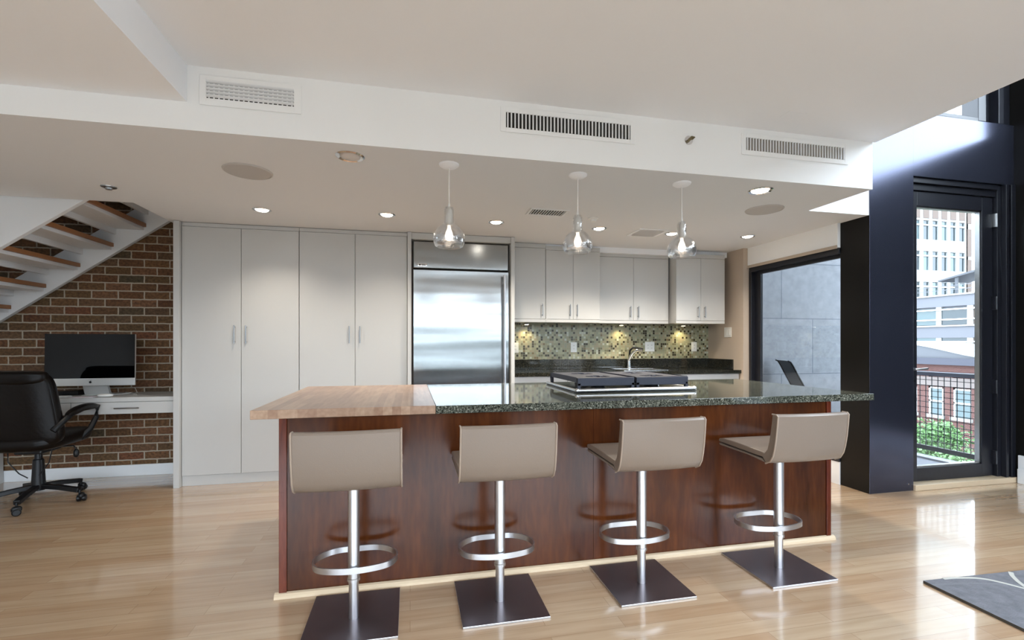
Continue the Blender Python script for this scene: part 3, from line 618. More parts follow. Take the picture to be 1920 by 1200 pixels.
# ------------------------------------------------------------------ WALL CABINETS
def wallcab(xs, yf, zt, label, hs, name_group='white wall cabinets over the backsplash'):
    x0, x1 = xs[0], xs[-1]
    t = thing('wall_cabinet', label, 'cabinet', ((x0 + x1) / 2, 5.0, 1.48), name_group)
    B().box(x0, yf + 0.022, 1.485, x1, 5.185, zt).box(x0, yf + 0.0, zt - 0.045, x1, yf + 0.022, zt).box(x0, yf + 0.002, 1.480, x1, yf + 0.03, 1.512).build('body', M['white_lacquer'], t, bevel=0.0015)
    for i in range(len(xs) - 1):
        dq = B().box(xs[i] + 0.0015, yf, 1.515, xs[i + 1] - 0.0015, yf + 0.02, zt - 0.048).build('door', M['white_lacquer'], t, bevel=0.0015)
        handle_v(dq, hs[i], yf, 1.545, 1.675)
    return t
wallcab([1.024, 1.414], 4.80, 2.316, 'single-door white wall cabinet beside the fridge', [1.375])
wallcab([1.416, 1.726, 2.034], 4.80, 2.3, 'white wall cabinet behind the middle glass pendant', [1.685, 1.765])
wallcab([2.045, 2.4695, 2.905], 4.87, 2.27, 'recessed white two-door wall cabinet above the faucet', [2.425, 2.52])
wallcab([2.93, 3.2407, 3.552], 4.75, 2.27, 'projecting white two-door wall cabinet at the right end of the row', [3.20, 3.285])
struct(B().box(1.024, 4.83, 2.26, 3.64, YB, 2.325).build('trim_5', M['ceiling']), 'filler strip above the wall cabinets', 'trim')
for x, lab in ((1.28, 'under-cabinet puck light nearest the fridge'), (2.43, 'under-cabinet puck light above the faucet'), (3.24, 'under-cabinet puck light at right end')):
    t = thing('puck_light', lab, 'light', (x, 5.08, 1.46))
    B().cyl((x, 5.10, 1.466), 0.03, 0.012, 'z', 20).build('housing', M['steel_handle'], t)
    B().cyl((x, 5.10, 1.463), 0.022, 0.0025, 'z', 20).build('lens', M['puck_glow'], t)
    ld = bpy.data.lights.new('puck_lamp', 'SPOT'); ld.energy = 3.2; ld.color = (1.0, 0.82, 0.45); ld.spot_size = math.radians(120); ld.spot_blend = 0.8; ld.shadow_soft_size = 0.02
    lo = bpy.data.objects.new('lamp', ld); C.objects.link(lo); lo.parent = t; lo.location = (0, 0.02, -0.002); lo.rotation_euler = (math.radians(8), 0, 0)

# ------------------------------------------------------------------ BACK COUNTER
ct = tag(B().box(1.024, 4.59, 0.918, 3.69, 4.71, 0.955).box(1.024, 4.71, 0.918, 3.645, 5.175, 0.955).build('countertop', M['granite_dark'], bevel=0.002), 'dark polished granite worktop along the back wall', 'countertop')
tag(B().box(1.024, 5.17, 0.956, 3.645, 5.188, 1.069).box(3.627, 4.72, 0.956, 3.644, 5.17, 1.069).build('backsplash_upstand', M['granite_dark'], bevel=0.001), 'dark granite upstand below the mosaic tiles', 'upstand')
xs = [1.024, 1.60, 2.2, 2.9, 3.64]
labs = ['white base cabinet beside the fridge', 'white base cabinet behind the cooktop', 'white base cabinet below the sink', 'white base cabinet at the right end of the back counter']
for i in range(4):
    t = thing('base_cabinet', labs[i], 'cabinet', ((xs[i] + xs[i + 1]) / 2, 4.9, 0), 'white base cabinets of the back counter')
    B().box(xs[i], 4.64, 0.0, xs[i + 1] - 0.002, 5.18, 0.917).build('body', M['white_lacquer'], t)
    q = B().box(xs[i] + 0.002, 4.62, 0.76, xs[i + 1] - 0.004, 4.64, 0.912).build('drawer', M['white_lacquer'], t, bevel=0.0015)
    q2 = B().box(xs[i] + 0.002, 4.62, 0.10, xs[i + 1] - 0.004, 4.64, 0.757).build('door', M['white_lacquer'], t, bevel=0.0015)
    handle_v(q2, xs[i] + 0.05, 4.62, 0.58, 0.72)
tag(B().box(2.27, 4.70, 0.956, 2.80, 4.715, 0.962).box(2.27, 5.06, 0.956, 2.80, 5.075, 0.962).box(2.27, 4.715, 0.956, 2.285, 5.06, 0.962).box(2.785, 4.715, 0.956, 2.80, 5.06, 0.962).box(2.285, 4.715, 0.9555, 2.785, 5.06, 0.957).build('sink', M['brushed_sink'], bevel=0.001), 'stainless sink rim set in the dark back counter', 'sink')
fc = thing('faucet', 'curved chrome faucet behind the cooktop at the back counter', 'faucet', (2.52, 5.115, 0.956))
B().lathe([(0.028, 0.956), (0.028, 0.97), (0.021, 0.975), (0.019, 1.06)], (2.535, 5.115, 0), 20).build('base', M['chrome'], fc, smooth=True)
B().tube([(2.53, 5.115, 1.05), (2.54, 5.09, 1.10), (2.56, 5.06, 1.15), (2.59, 5.02, 1.175), (2.635, 4.97, 1.165)], 0.018, 14).build('spout', M['chrome'], fc, smooth=True)
B().tube([(2.53, 5.10, 1.08), (2.535, 5.09, 1.17), (2.56, 5.07, 1.205), (2.61, 5.05, 1.20), (2.67, 5.03, 1.185)], 0.012, 10).build('lever', M['black_plastic'], fc, smooth=True)

def outlet(x, y, z, wide, label, side=False, switch=False):
    t = thing('light_switch' if switch else 'power_outlet', label, 'switch' if switch else 'outlet', (x, y, z - 0.06))
    W = 0.062 if wide else 0.037
    def bx(a0, a1, z0, z1, d0, d1):
        if side: return (x - d1, y + a0, z0, x - d0, y + a1, z1)
        return (x + a0, y - d1, z0, x + a1, y - d0, z1)
    B().box(*bx(-W, W, z - 0.058, z + 0.058, 0, 0.006)).build('plate', M['white_plastic'], t, bevel=0.002)
    for c in ((-0.024, 0.024) if wide else (0,)):
        f = B().box(*bx(c - 0.016, c + 0.016, z - 0.034, z + 0.034, 0.0061, 0.009)).build('rocker' if switch else 'socket', M['white_plastic'], t, bevel=0.001)
        if not switch:
            for dz in (-0.018, 0.018):
                B().box(*bx(c - 0.007, c - 0.004, z + dz - 0.005, z + dz + 0.005, 0.0091, 0.0095)).box(*bx(c + 0.004, c + 0.007, z + dz - 0.005, z + dz + 0.005, 0.0091, 0.0095)).build('slots', M['vent_grey'], f)
yo = YB - 0.012
outlet(1.17, yo, 1.205, False, 'white outlet on the mosaic next to the fridge')
outlet(1.87, yo, 1.21, False, 'white outlet on the mosaic left of the faucet')
outlet(2.841, yo, 1.215, True, 'double-width white outlet on the mosaic right of the faucet')
outlet(3.443, yo, 1.214, False, 'white outlet near the right end of the mosaic')
outlet(3.645, 4.817, 1.385, True, 'white light switch on the beige side wall', side=True, switch=True)

# ------------------------------------------------------------------ ISLAND
isl = thing('kitchen_island', 'long kitchen island clad in glossy cherry wood', 'kitchen island', (1.0, 3.1, 0))
yi = 2.493
B().box(-0.595, yi + 0.004, 0.02, 2.60, 3.66, 0.882).build('body', M['cherry'], isl)
B().box(-0.592, yi, 0.03, 1.0155, yi + 0.004, 0.882).build('front_panel', M['cherry'], isl)
B().box(1.0175, yi, 0.03, 2.597, yi + 0.004, 0.882).build('front_panel', M['cherry'], isl)
B().box(-0.631, yi - 0.006, 0.02, -0.595, 3.67, 0.882).build('end_panel', M['cherry_edge'], isl, bevel=0.002)
B().box(2.60, yi - 0.006, 0.02, 2.634, 3.67, 0.882).build('end_panel', M['cherry_edge'], isl, bevel=0.002)
B().prism([(yi, 0), (yi - 0.022, 0), (yi - 0.020, 0.012), (yi - 0.012, 0.022), (yi, 0.026)], -0.65, 2.655, 'x').build('quarter_round', M['maple_trim'], isl)
tag(B().box(-0.754, 2.514 - 0.05, 0.884, 0.130, 3.77, 0.928).build('butcher_block_top', M['butcher'], bevel=0.003), 'pale butcher block top on the left third of the island', 'worktop')
tag(B().box(0.1315, 2.514 - 0.05, 0.884, 2.945, 3.77, 0.926).build('granite_top', M['granite'], bevel=0.002), 'speckled green granite top on the island', 'worktop')

# cooktop
ck = thing('gas_cooktop', 'stainless gas cooktop with black cast iron grates on the island', 'cooktop', (1.48, 3.2, 0.926))
cx0, cx1, cy0, cy1 = 1.07, 1.93, 2.905, 3.58
B().box(cx0 - 0.012, cy0 - 0.012, 0.9262, cx1 + 0.012, cy1, 0.929).box(cx0 + 0.01, cy0 + 0.01, 0.929, cx1 - 0.01, cy1, 0.945).build('tray', [M['dark_burner']], ck, bevel=0.003)
B().tube([(cx0, cy1, 0.940), (cx0, cy0, 0.940)], 0.011, 12).build('rail', M['satin_steel'], ck, smooth=True)
B().tube([(cx1, cy1, 0.940), (cx1, cy0, 0.940)], 0.011, 12).build('rail', M['satin_steel'], ck, smooth=True)
B().tube([(cx0 - 0.005, cy0, 0.942), (cx1 + 0.005, cy0, 0.942)], 0.013, 14).build('rail', M['satin_steel'], ck, smooth=True)
for q in (cx0, cx1): B().superell((q, cy0, 0.942), (0.0155, 0.0155, 0.0155), 1, 1, 14, 10).build('rail_cap', M['satin_steel'], ck, smooth=True)
for gx0, gx1 in ((cx0 + 0.015, 1.492), (1.508, cx1 - 0.03)):
    g = B(); gy0, gy1 = cy0 + 0.025, cy1 - 0.03; zb, zt = 0.968, 1.022
    g.box(gx0, gy0, zb, gx1, gy0 + 0.022, zt).box(gx0, gy1 - 0.022, zb + 0.02, gx1, gy1, zt).box(gx0, gy0 + 0.022, zb + 0.022, gx0 + 0.022, gy1 - 0.022, zt).box(gx1 - 0.022, gy0 + 0.022, zb + 0.022, gx1, gy1 - 0.022, zt)
    for (fx, fy) in ((gx0, gy0), (gx1 - 0.022, gy0), (gx0, gy1 - 0.022), (gx1 - 0.022, gy1 - 0.022)): g.box(fx, fy, 0.9455, fx + 0.022, fy + 0.022, zb + 0.02)
    mx_ = (gx0 + gx1) / 2; my_ = (gy0 + gy1) / 2
    g.box(gx0 + 0.022, my_ - 0.03, zb + 0.03, gx1 - 0.022, my_ + 0.03, zt)
    for yc_ in ((gy0 + my_) / 2, (gy1 + my_) / 2):
        # plate with round opening: ring + corner webs
        hwx, hwy = (gx1 - gx0) / 2 - 0.02, (my_ - gy0) / 2 - 0.02; rr = 0.085; vs = []; fs_ = []; N = 32
        for zz in (zt - 0.02, zt):
            for i in range(N):
                a = 2 * PI * i / N; ca, sa = math.cos(a), math.sin(a); k = min(hwx / max(abs(ca), 1e-6), hwy / max(abs(sa), 1e-6))
                vs.append((mx_ + rr * ca, yc_ + rr * sa, zz)); vs.append((mx_ + k * ca, yc_ + k * sa, zz))
        for i in range(N):
            j = (i + 1) % N; o2 = 2 * N
            fs_ += [(2 * i, 2 * i + 1, 2 * j + 1, 2 * j), (o2 + 2 * i, o2 + 2 * j, o2 + 2 * j + 1, o2 + 2 * i + 1), (2 * i, 2 * j, o2 + 2 * j, o2 + 2 * i)]
        g.add(vs, fs_)
        for k in range(4):
            a = PI / 4 + k * PI / 2; g.bar([(mx_ + 0.09 * math.cos(a), yc_ + 0.09 * math.sin(a), zt - 0.01), (mx_ + 0.03 * math.cos(a), yc_ + 0.03 * math.sin(a), zt - 0.01)], 0.014, 0.02)
        bo = B().lathe([(0.055, 0.9455), (0.05, 0.965), (0.035, 0.967), (0.035, 0.98), (0.0001, 0.982)], (mx_, yc_, 0), 24).build('burner', M['dark_burner'], ck, smooth=True)
    g.build('grate', M['cast_iron'], ck, bevel=0.003)

# ------------------------------------------------------------------ BAR STOOLS
def make_stool(x, y):
    t = thing('bar_stool', '', 'bar stool', (x, y, 0))
    t['group'] = 'taupe bar stools along the island'
    dy = y - 2.225
    bp = B().box(x - 0.2, y - 0.185, 0.0, x + 0.2, y + 0.222, 0.010).build('base_plate', [M['base_metal']], t, bevel=0.0015)
    bp.data.materials.append(M['base_edge'])
    for p in bp.data.polygons:
        if abs(p.normal.z) < 0.5: p.material_index = 1
    B().cyl((x, y, 0.010), 0.0215, 0.18, 'z', 28).build('lower_pole', M['satin_steel'], t, smooth=True)
    B().lathe([(0.0275, 0.178), (0.0275, 0.190), (0.0255, 0.192), (0.0255, 0.64)], (x, y, 0), 28).build('pole', M['satin_steel'], t, smooth=True)
    B().box(x - 0.1, y - 0.1, 0.637, x + 0.1, y + 0.1, 0.648).build('mounting_plate', M['satin_steel'], t, bevel=0.002)
    # flat strip foot rest loop: rounded, pinched to the pole at the near side
    Y0 = y - 0.035; pts = [];
    ctrl = [(0.0, Y0), (0.10, Y0 + 0.015), (0.16, Y0 + 0.045), (0.187, Y0 + 0.10), (0.183, Y0 + 0.15), (0.15, Y0 + 0.20), (0.09, Y0 + 0.235), (0.0, Y0 + 0.24)]
    full = [(a, b) for a, b in ctrl] + [(-a, b) for a, b in reversed(ctrl[1:-1])]
    n = len(full)
    for i in range(n):
        p0, p1, p2, p3 = [Vector(full[(i + k) % n]) for k in (-1, 0, 1, 2)]
        for j in range(5):
            u = j / 5; q = 0.5 * ((2 * p1) + (-p0 + p2) * u + (2 * p0 - 5 * p1 + 4 * p2 - p3) * u * u + (-p0 + 3 * p1 - 3 * p2 + p3) * u ** 3)
            pts.append((x + q.x, q.y, 0.235))
    B().bar(pts, 0.008, 0.027, closed=True).build('footrest', M['satin_steel'], t, smooth=True)
    # leather shell: back and seat share one flowing outline
    yo_ = dy
    out = [(1.992, .885), (1.997, .83), (2.004, .77), (2.013, .72), (2.024, .68), (2.043, .650), (2.075, .634)]
    inn = [(2.105, .668), (2.085, .685), (2.066, .71), (2.054, .75), (2.044, .80), (2.036, .85), (2.032, .885)]
    mid_top = [(2.027, .893), (2.012, .896), (1.998, .893)]
    prof = out + inn + mid_top
    W = 0.2135; nx = 13
    def shell(profile, name, mt, bow, par, w=W):
        b = B(); vs = []; fs = []; m_ = len(profile)
        for i in range(nx):
            u = -1 + 2 * i / (nx - 1)
            for (py, pz) in profile:
                k = bow * (1 - u * u); vs.append((x + u * w * (1 + 0.02 * (0.9 - pz) if bow else 1), py + yo_ - k, pz))
        for i in range(nx - 1):
            for j in range(m_): j2 = (j + 1) % m_; fs.append((i * m_ + j, i * m_ + j2, (i + 1) * m_ + j2, (i + 1) * m_ + j))
        fs.append(tuple(range(m_))); fs.append(tuple(range((nx - 1) * m_, nx * m_)))
        b.add(vs, fs); o = b.build(name, mt, par, smooth=True)
        bv = o.modifiers.new('bevel', 'BEVEL'); bv.width = 0.006; bv.segments = 3; bv.limit_method = 'ANGLE'; bv.angle_limit = math.radians(50)
        return o
    bk = shell(prof, 'backrest', M['leather'], 0.018, t)
    for s in (-1, 1):
        pp = [(x + s * (W + 0.0005) * (1 + 0.02 * (0.9 - pz)), py + yo_, pz) for (py, pz) in [(2.03, .893), (2.0, .893)] + out]
        B().tube(pp, 0.0042, 8, up=Vector((1, 0, 0))).build('piping', M['piping'], bk, smooth=True)
    seat_top = [(2.08, .634), (2.20, .642), (2.43, .650), (2.445, .656), (2.447, .664)]
    shell([(2.08, .637), (2.20, .648), (2.44, .652), (2.448, .660), (2.448, .664), (2.10, .652)], 'seat_shell', M['leather'], 0.0, t)
    shell([(2.09, .655), (2.445, .667), (2.445, .669), (2.09, .657)], 'seat_seam', M['seam'], 0.0, t, W - 0.003)
    shell([(2.085, .660), (2.449, .671), (2.453, .68), (2.447, .690), (2.42, .697), (2.30, .697), (2.15, .690), (2.085, .688)], 'seat', M['leather'], 0.0, t)
    return t
st0 = make_stool(-0.25, 2.225)
st0['label'] = 'leftmost taupe leather bar stool, in front of the butcher block end'
for x, y, lab in ((0.425, 2.225, 'second bar stool from the left, below the left end of the granite top'), (1.178, 2.235, 'third bar stool from the left, in front of the cooktop'), (2.005, 2.225, 'rightmost bar stool, nearest the black pillar')):
    s = copy_tree(st0); s.location = (x, y, 0); s['label'] = lab

# ------------------------------------------------------------------ PENDANTS
def make_pendant(x, y):
    t = thing('pendant_lamp', '', 'pendant lamp', (x, y, ZS), 'glass pendants over the island')
    B().lathe([(0.0001, 2.295), (0.02, 2.296), (0.045, 2.303), (0.058, 2.312), (0.060, 2.3195)], (x, y, 0), 32).build('canopy', M['ceiling'], t, smooth=True)
    B().cyl((x, y, 2.055), 0.0034, 0.242, 'z', 8).build('cord', M['cord'], t, smooth=True)
    B().lathe([(0.006, 2.085), (0.008, 2.06), (0.018, 2.05), (0.022, 2.03), (0.022, 1.965), (0.018, 1.955)], (x, y, 0), 24).build('socket', M['frosted'], t, smooth=True)
    B().lathe([(0.009, 1.954), (0.011, 1.935), (0.019, 1.917), (0.0235, 1.897), (0.021, 1.877), (0.011, 1.865), (0.0005, 1.862)], (x, y, 0), 24).build('bulb', M['bulb_glow'], t, smooth=True)
    o_ = [(0.010, 2.068), (0.024, 2.062), (0.030, 2.045), (0.031, 2.01), (0.030, 1.98), (0.034, 1.966), (0.050, 1.955), (0.072, 1.935), (0.088, 1.908), (0.0945, 1.88), (0.092, 1.852), (0.082, 1.832), (0.070, 1.825)]
    i_ = [(0.066, 1.831), (0.078, 1.839), (0.086, 1.856), (0.088, 1.88), (0.082, 1.905), (0.067, 1.931), (0.047, 1.949), (0.030, 1.960), (0.026, 1.978), (0.027, 2.01), (0.026, 2.043), (0.02, 2.056), (0.010, 2.062)]
    B().lathe(o_ + i_, (x, y, 0), 40, closed=True).build('glass_shade', M['blown_glass'], t, smooth=True)
    return t
p0 = make_pendant(0.227, 2.803)
p0['label'] = 'leftmost clear glass pendant lamp, hanging in front of the fridge'
for x, lab in ((1.037, 'middle clear glass pendant lamp over the granite top'), (1.770, 'rightmost clear glass pendant lamp over the granite top')):
    s = copy_tree(p0); s.location = (x, 2.803, ZS); s['label'] = lab

# ------------------------------------------------------------------ RECESSED LIGHTS, SPEAKERS, VENTS
def can(x, y, lab, r=0.062, lit=True, power=30):
    t = thing('recessed_light', lab, 'ceiling light', (x, y, ZS), 'recessed lights in the soffit')
    B().lathe([(r * 0.78, ZS - 0.002), (r, ZS - 0.008), (r * 1.12, ZS - 0.003), (r * 1.12, ZS - 0.0005), (r * 0.78, ZS - 0.0005)], (x, y, 0), 32, closed=True).build('trim_ring', M['chrome'], t, smooth=True)
    B().superell((x, y + 0.004, ZS - 0.001), (r * 0.78, r * 0.78, 0.014), 1, 1, 24, 10).build('lens', M['lamp_glow' if lit else 'lamp_dim'], t, smooth=True)
    if lit:
        ld = bpy.data.lights.new('downlight', 'SPOT'); ld.energy = power; ld.color = (1.0, 0.90, 0.76); ld.spot_size = math.radians(125); ld.spot_blend = 0.9; ld.shadow_soft_size = 0.05
        lo = bpy.data.objects.new('lamp', ld); C.objects.link(lo); lo.parent = t; lo.location = (0, 0, -0.03)
can(-0.335, 2.80, 'larger unlit recessed light near the soffit edge, left of the pendants', r=0.072, lit=False)
can(-1.155, 4.065, 'lit recessed light above the left tall cabinet', power=24)
can(-0.189, 4.0, 'lit recessed light above the right tall cabinet', power=24)
can(0.739, 4.04, 'lit recessed light in front of the fridge', power=50)
can(1.713, 4.06, 'lit recessed light right of the middle pendant', power=70)
can(2.483, 4.10, 'lit recessed light just left of the rightmost pendant', power=70)
can(2.388, 2.815, 'large lit recessed light at the right end of the soffit', r=0.072)
can(3.283, 4.043, 'lit recessed light beside the kitchen window')
for x, y, lab in ((-0.982, 3.179, 'round in-ceiling speaker at left of the soffit'), (2.759, 3.211, 'round in-ceiling speaker at right of the soffit')):
    t = thing('ceiling_speaker', lab, 'speaker', (x, y, ZS))
    B().cyl((x, y, ZS - 0.007), 0.128, 0.0065, 'z', 48).build('grille', M['spk'], t, smooth=True)
    B().lathe([(0.129, ZS - 0.009), (0.138, ZS - 0.006), (0.14, ZS - 0.0005), (0.129, ZS - 0.0005)], (x, y, 0), 48, closed=True).build('ring', M['spk'], t, smooth=True)

def wall_vent(x0, x1, z0, z1, ix0, ix1, iz0, iz1, lab, horizontal):
    yv = 2.63
    t = thing('wall_vent', lab, 'vent', ((x0 + x1) / 2, yv, z0), 'air vents on the soffit face')
    B().box(x0, yv - 0.006, z0, ix0, yv, z1).box(ix1, yv - 0.006, z0, x1, yv, z1).box(ix0, yv - 0.006, z0, ix1, yv, iz0).box(ix0, yv - 0.006, iz1, ix1, yv, z1).build('frame', M['white_wall'], t, bevel=0.0015)
    B().box(ix0, yv - 0.001, iz0, ix1, yv, iz1).build('duct_shade', M['vent_grey' if 'right' in lab else 'vent_dark'], t)  # flat sheet whose colour stands for the shade inside the vent
    s = B()
    if horizontal:
        for k in range(5):
            z = iz0 + (iz1 - iz0) * (k + 0.35) / 5; s.prism([(yv - 0.0025, z), (yv - 0.010, z + 0.006), (yv - 0.010, z + 0.0125), (yv - 0.0025, z + 0.0065)], ix0, ix1, 'x')
        n_ = 18
        for k in range(n_): x = ix0 + (ix1 - ix0) * (k + 0.5) / n_; s.box(x - 0.003, yv - 0.0035, iz0, x + 0.004, yv - 0.002, iz1)
    else:
        n_ = 36
        for k in range(n_): x = ix0 + (ix1 - ix0) * (k + 0.5) / n_; s.box(x - 0.0045, yv - 0.009, iz0, x + 0.0035, yv - 0.001, iz1)
    s.build('louvres', M['white_trim'], t)
wall_vent(-1.034, -0.556, 2.453, 2.603, -1.003, -0.592, 2.488, 2.575, 'left soffit vent with horizontal louvres', True)
wall_vent(0.505, 1.340, 2.468, 2.611, 0.537, 1.311, 2.492, 2.58, 'middle soffit vent with dark vertical louvres', False)
wall_vent(2.087, 2.919, 2.472, 2.610, 2.119, 2.892, 2.502, 2.583, 'right soffit vent with grey vertical louvres', False)
sp = thing('sprinkler', 'small brass sprinkler head on the soffit face between two vents', 'sprinkler', (1.707, 2.63, 2.52))
B().cyl((1.707, 2.624, 2.526), 0.028, 0.006, 'y', 24).build('escutcheon', M['chrome'], sp, smooth=True)
B().cyl((1.707, 2.59, 2.526), 0.008, 0.034, 'y', 12).superell((1.707, 2.59, 2.526), (0.012, 0.006, 0.012), 1, 1, 12, 8).tube([(1.695, 2.61, 2.526), (1.695, 2.58, 2.526), (1.707, 2.575, 2.526), (1.719, 2.58, 2.526), (1.719, 2.61, 2.526)], 0.003, 8).build('head', mat('aged_brass', (120, 108, 80), 0.4, 0.8), sp, smooth=True)
def ceil_vent(x0, x1, y0, y1, lab, dark):
    t = thing('ceiling_vent', lab, 'vent', ((x0 + x1) / 2, (y0 + y1) / 2, ZS))
    b = 0.02
    B().box(x0, y0, ZS - 0.006, x0 + b, y1, ZS).box(x1 - b, y0, ZS - 0.006, x1, y1, ZS).box(x0 + b, y0, ZS - 0.006, x1 - b, y0 + b, ZS).box(x0 + b, y1 - b, ZS - 0.006, x1 - b, y1, ZS).build('frame', M['white_trim' if dark else 'ceiling'], t, bevel=0.001)
    B().box(x0 + b, y0 + b, ZS - 0.001, x1 - b, y1 - b, ZS).build('duct_shade', M['vent_dark'], t)  # flat dark sheet, shade behind the louvres put into its colour
    s = B(); n_ = 13 if dark else 20
    for k in range(n_):
        x = x0 + b + (x1 - x0 - 2 * b) * (k + 0.5) / n_
        wd = 0.0028 if dark else 0.009
        s.box(x - wd, y0 + b, ZS - 0.007, x + wd, y1 - b, ZS - 0.001)
    s.build('louvres', M['white_trim' if dark else 'ceiling'], t)
ceil_vent(0.93, 1.25, 3.56, 3.74, 'dark louvred vent in the soffit between left and middle pendants', True)
ceil_vent(2.08, 2.38, 3.98, 4.26, 'pale square vent in the soffit left of the rightmost pendant', False)
tag(B().lathe([(0.045, ZS - 0.0005), (0.045, ZS - 0.008), (0.03, ZS - 0.012), (0.024, ZS - 0.03), (0.012, ZS - 0.036), (0.0001, ZS - 0.036)], (1.522, 3.74, 0), 28).build('smoke_detector', M['white_plastic'], smooth=True), 'small round detector in the soffit beside the middle pendant', 'detector')
tag(B().lathe([(0.045, ZS - 0.0005), (0.043, ZS - 0.006), (0.02, ZS - 0.008), (0.018, ZS - 0.02), (0.0001, ZS - 0.021)], (-2.005, 3.694, 0), 28).build('concealed_sprinkler', M['steel_handle'], smooth=True), 'small grey metal cap in the soffit above the stair', 'sprinkler')
tag(B().box(2.22, 2.38, ZH - 0.002, 2.36, 2.46, ZH - 0.0002).build('access_cover', M['ceiling'], bevel=0.001), 'faint rectangular cover on the high ceiling above the right vent', 'cover')

# ------------------------------------------------------------------ RUG
rb = B().slot(0).prism([(2.617, 1.926), (4.9, 1.83), (4.9, -1.0), (2.50, -1.0)], 0.0005, 0.014, 'z')
def spline(cp, n=8):
    out = []
    for i in range(len(cp) - 1):
        p0, p1, p2, p3 = Vector(cp[max(i - 1, 0)]), Vector(cp[i]), Vector(cp[i + 1]), Vector(cp[min(i + 2, len(cp) - 1)])
        for k in range(n):
            u = k / n; out.append(0.5 * ((2 * p1) + (-p0 + p2) * u + (2 * p0 - 5 * p1 + 4 * p2 - p3) * u * u + (-p0 + 3 * p1 - 3 * p2 + p3) * u ** 3))
    return [(q.x, q.y, 0.0142) for q in out]
rb.slot(2)   # pale curved lines woven into the pile
rb.bar(spline([(2.74, 1.917), (2.83, 1.908), (2.95, 1.868), (3.03, 1.755), (3.10, 1.60), (3.22, 1.3), (3.5, 0.9), (4.2, 0.6), (4.85, 0.6)]), 0.016, 0.002)
rb.bar(spline([(3.175, 1.895), (3.123, 1.853), (3.06, 1.772), (3.01, 1.65), (3.0, 1.3), (3.2, 0.7), (3.3, 0.0), (3.1, -0.9)]), 0.02, 0.002)
rg = tag(rb.build('area_rug', [M['rug'], M['rug_edge'], M['rug_line']]), 'grey area rug with pale curved lines at lower right', 'rug')
for p in rg.data.polygons:
    if abs(p.normal.z) < 0.5 and p.material_index == 0: p.material_index = 1

# ------------------------------------------------------------------ TERRACE
struct(B().box(3.90, 3.34, -0.2, 5.78, 4.95, -0.02).box(3.86, 3.43, -0.2, 3.9, 5.6, -0.02).build('terrace_floor', M['deck']), 'grey terrace deck outside the door', 'terrace')
struct(B().box(5.55, 3.36, -0.02, 5.68, 4.95, 0.0).build('terrace_curb', M['curb']), 'pale curb along the terrace edge', 'curb')
struct(B().box(3.90, 4.95, -4, 6.05, 5.25, 7).build('wall_stone', M['stone']), 'pale blue-grey ashlar stone wall outside the kitchen window', 'wall')
rl = thing('terrace_railing', 'black terrace railing with wire mesh infill beyond the glass door', 'railing', (5.8, 4.4, 0))
B().box(5.775, 3.36, 0.885, 5.825, 4.94, 0.93).build('top_rail', M['rail_grey'], rl, bevel=0.003)
B().box(5.785, 3.36, 0.035, 5.815, 4.94, 0.085).build('bottom_rail', M['mesh_black'], rl)
for y in (3.36, 4.50, 4.90): B().box(5.78, y, -0.02, 5.82, y + 0.04, 0.885).build('post', M['mesh_black'], rl)
ms = B(); k = 3.42
while k < 4.9: ms.box(5.797, k - 0.003, 0.085, 5.803, k + 0.003, 0.885); k += 0.063
z = 0.145
while z < 0.88: ms.box(5.7975, 3.4, z - 0.003, 5.8025, 4.9, z + 0.003); z += 0.063
ms.build('wire_mesh', M['mesh_black'], rl)
# terrace chair (local frame: x = back to front, y = width)
tc = thing('terrace_chair', 'black high-backed sling chair outside the kitchen window', 'chair', (4.45, 4.42, -0.02))
T = Matrix.Translation((4.20, 4.505, 0)) @ Matrix.Rotation(math.radians(-24.8), 4, 'Z')
bk = [(-0.015, 1.055), (0.015, 1.04), (0.045, 0.985), (0.08, 0.91), (0.125, 0.82), (0.165, 0.74), (0.26, 0.58), (0.34, 0.44)]
for yy in (0.0, 0.42): B().tube([(a, yy, b) for a, b in bk] + [(0.78, yy, 0.42), (0.82, yy, 0.39), (0.82, yy, -0.01)], 0.009, 8).tube([(0.38, yy, 0.42), (0.30, yy, -0.01)], 0.010, 8).build('side_frame', M['black_plastic'], tc, smooth=True, xform=T)
def sling(pts, name, m):
    b = B(); vs = []; fs = []
    for a, z in pts: vs += [(a, 0.01, z), (a, 0.41, z), (a + 0.006, 0.01, z - 0.004), (a + 0.006, 0.41, z - 0.004)]
    for i in range(len(pts) - 1):
        q = 4 * i; fs += [(q, q + 1, q + 5, q + 4), (q + 2, q + 6, q + 7, q + 3), (q, q + 4, q + 6, q + 2), (q + 1, q + 3, q + 7, q + 5)]
    q = 4 * len(pts) - 4; fs += [(0, 2, 3, 1), (q, q + 1, q + 3, q + 2)]
    return b.add(vs, fs).build(name, m, tc, xform=T)
sling(bk[:4], 'head_panel', M['black_plastic'])
sling(bk[3:], 'backrest', M['sling'])
B().box(0.36, 0.01, 0.425, 0.80, 0.41, 0.435).build('seat', M['sling'], tc, xform=T)

# ------------------------------------------------------------------ CITY BEYOND THE DOOR
struct(B().box(6.5, -40, -13.2, 120, 120, -13).build('ground', M['street']), 'street level far below', 'ground')
ob = struct(thing('added_reflection_building', 'plain dark grey building added across the street for reflections, otherwise unseen', 'building', (0, -32, -13)))
B().box(-45, -38, -13, 40, -26, 3.9).build('facade', M['opp'], ob)  # unseen block added behind the camera to dim the view mirrored in the fridge
for zz in (2.35, 0.6, -2.4): B().box(-45, -26.15, zz, 40, -26, zz + 0.28).build('ledge', M['facade_white'], ob)  # pale bands added to draw light lines in the fridge reflection
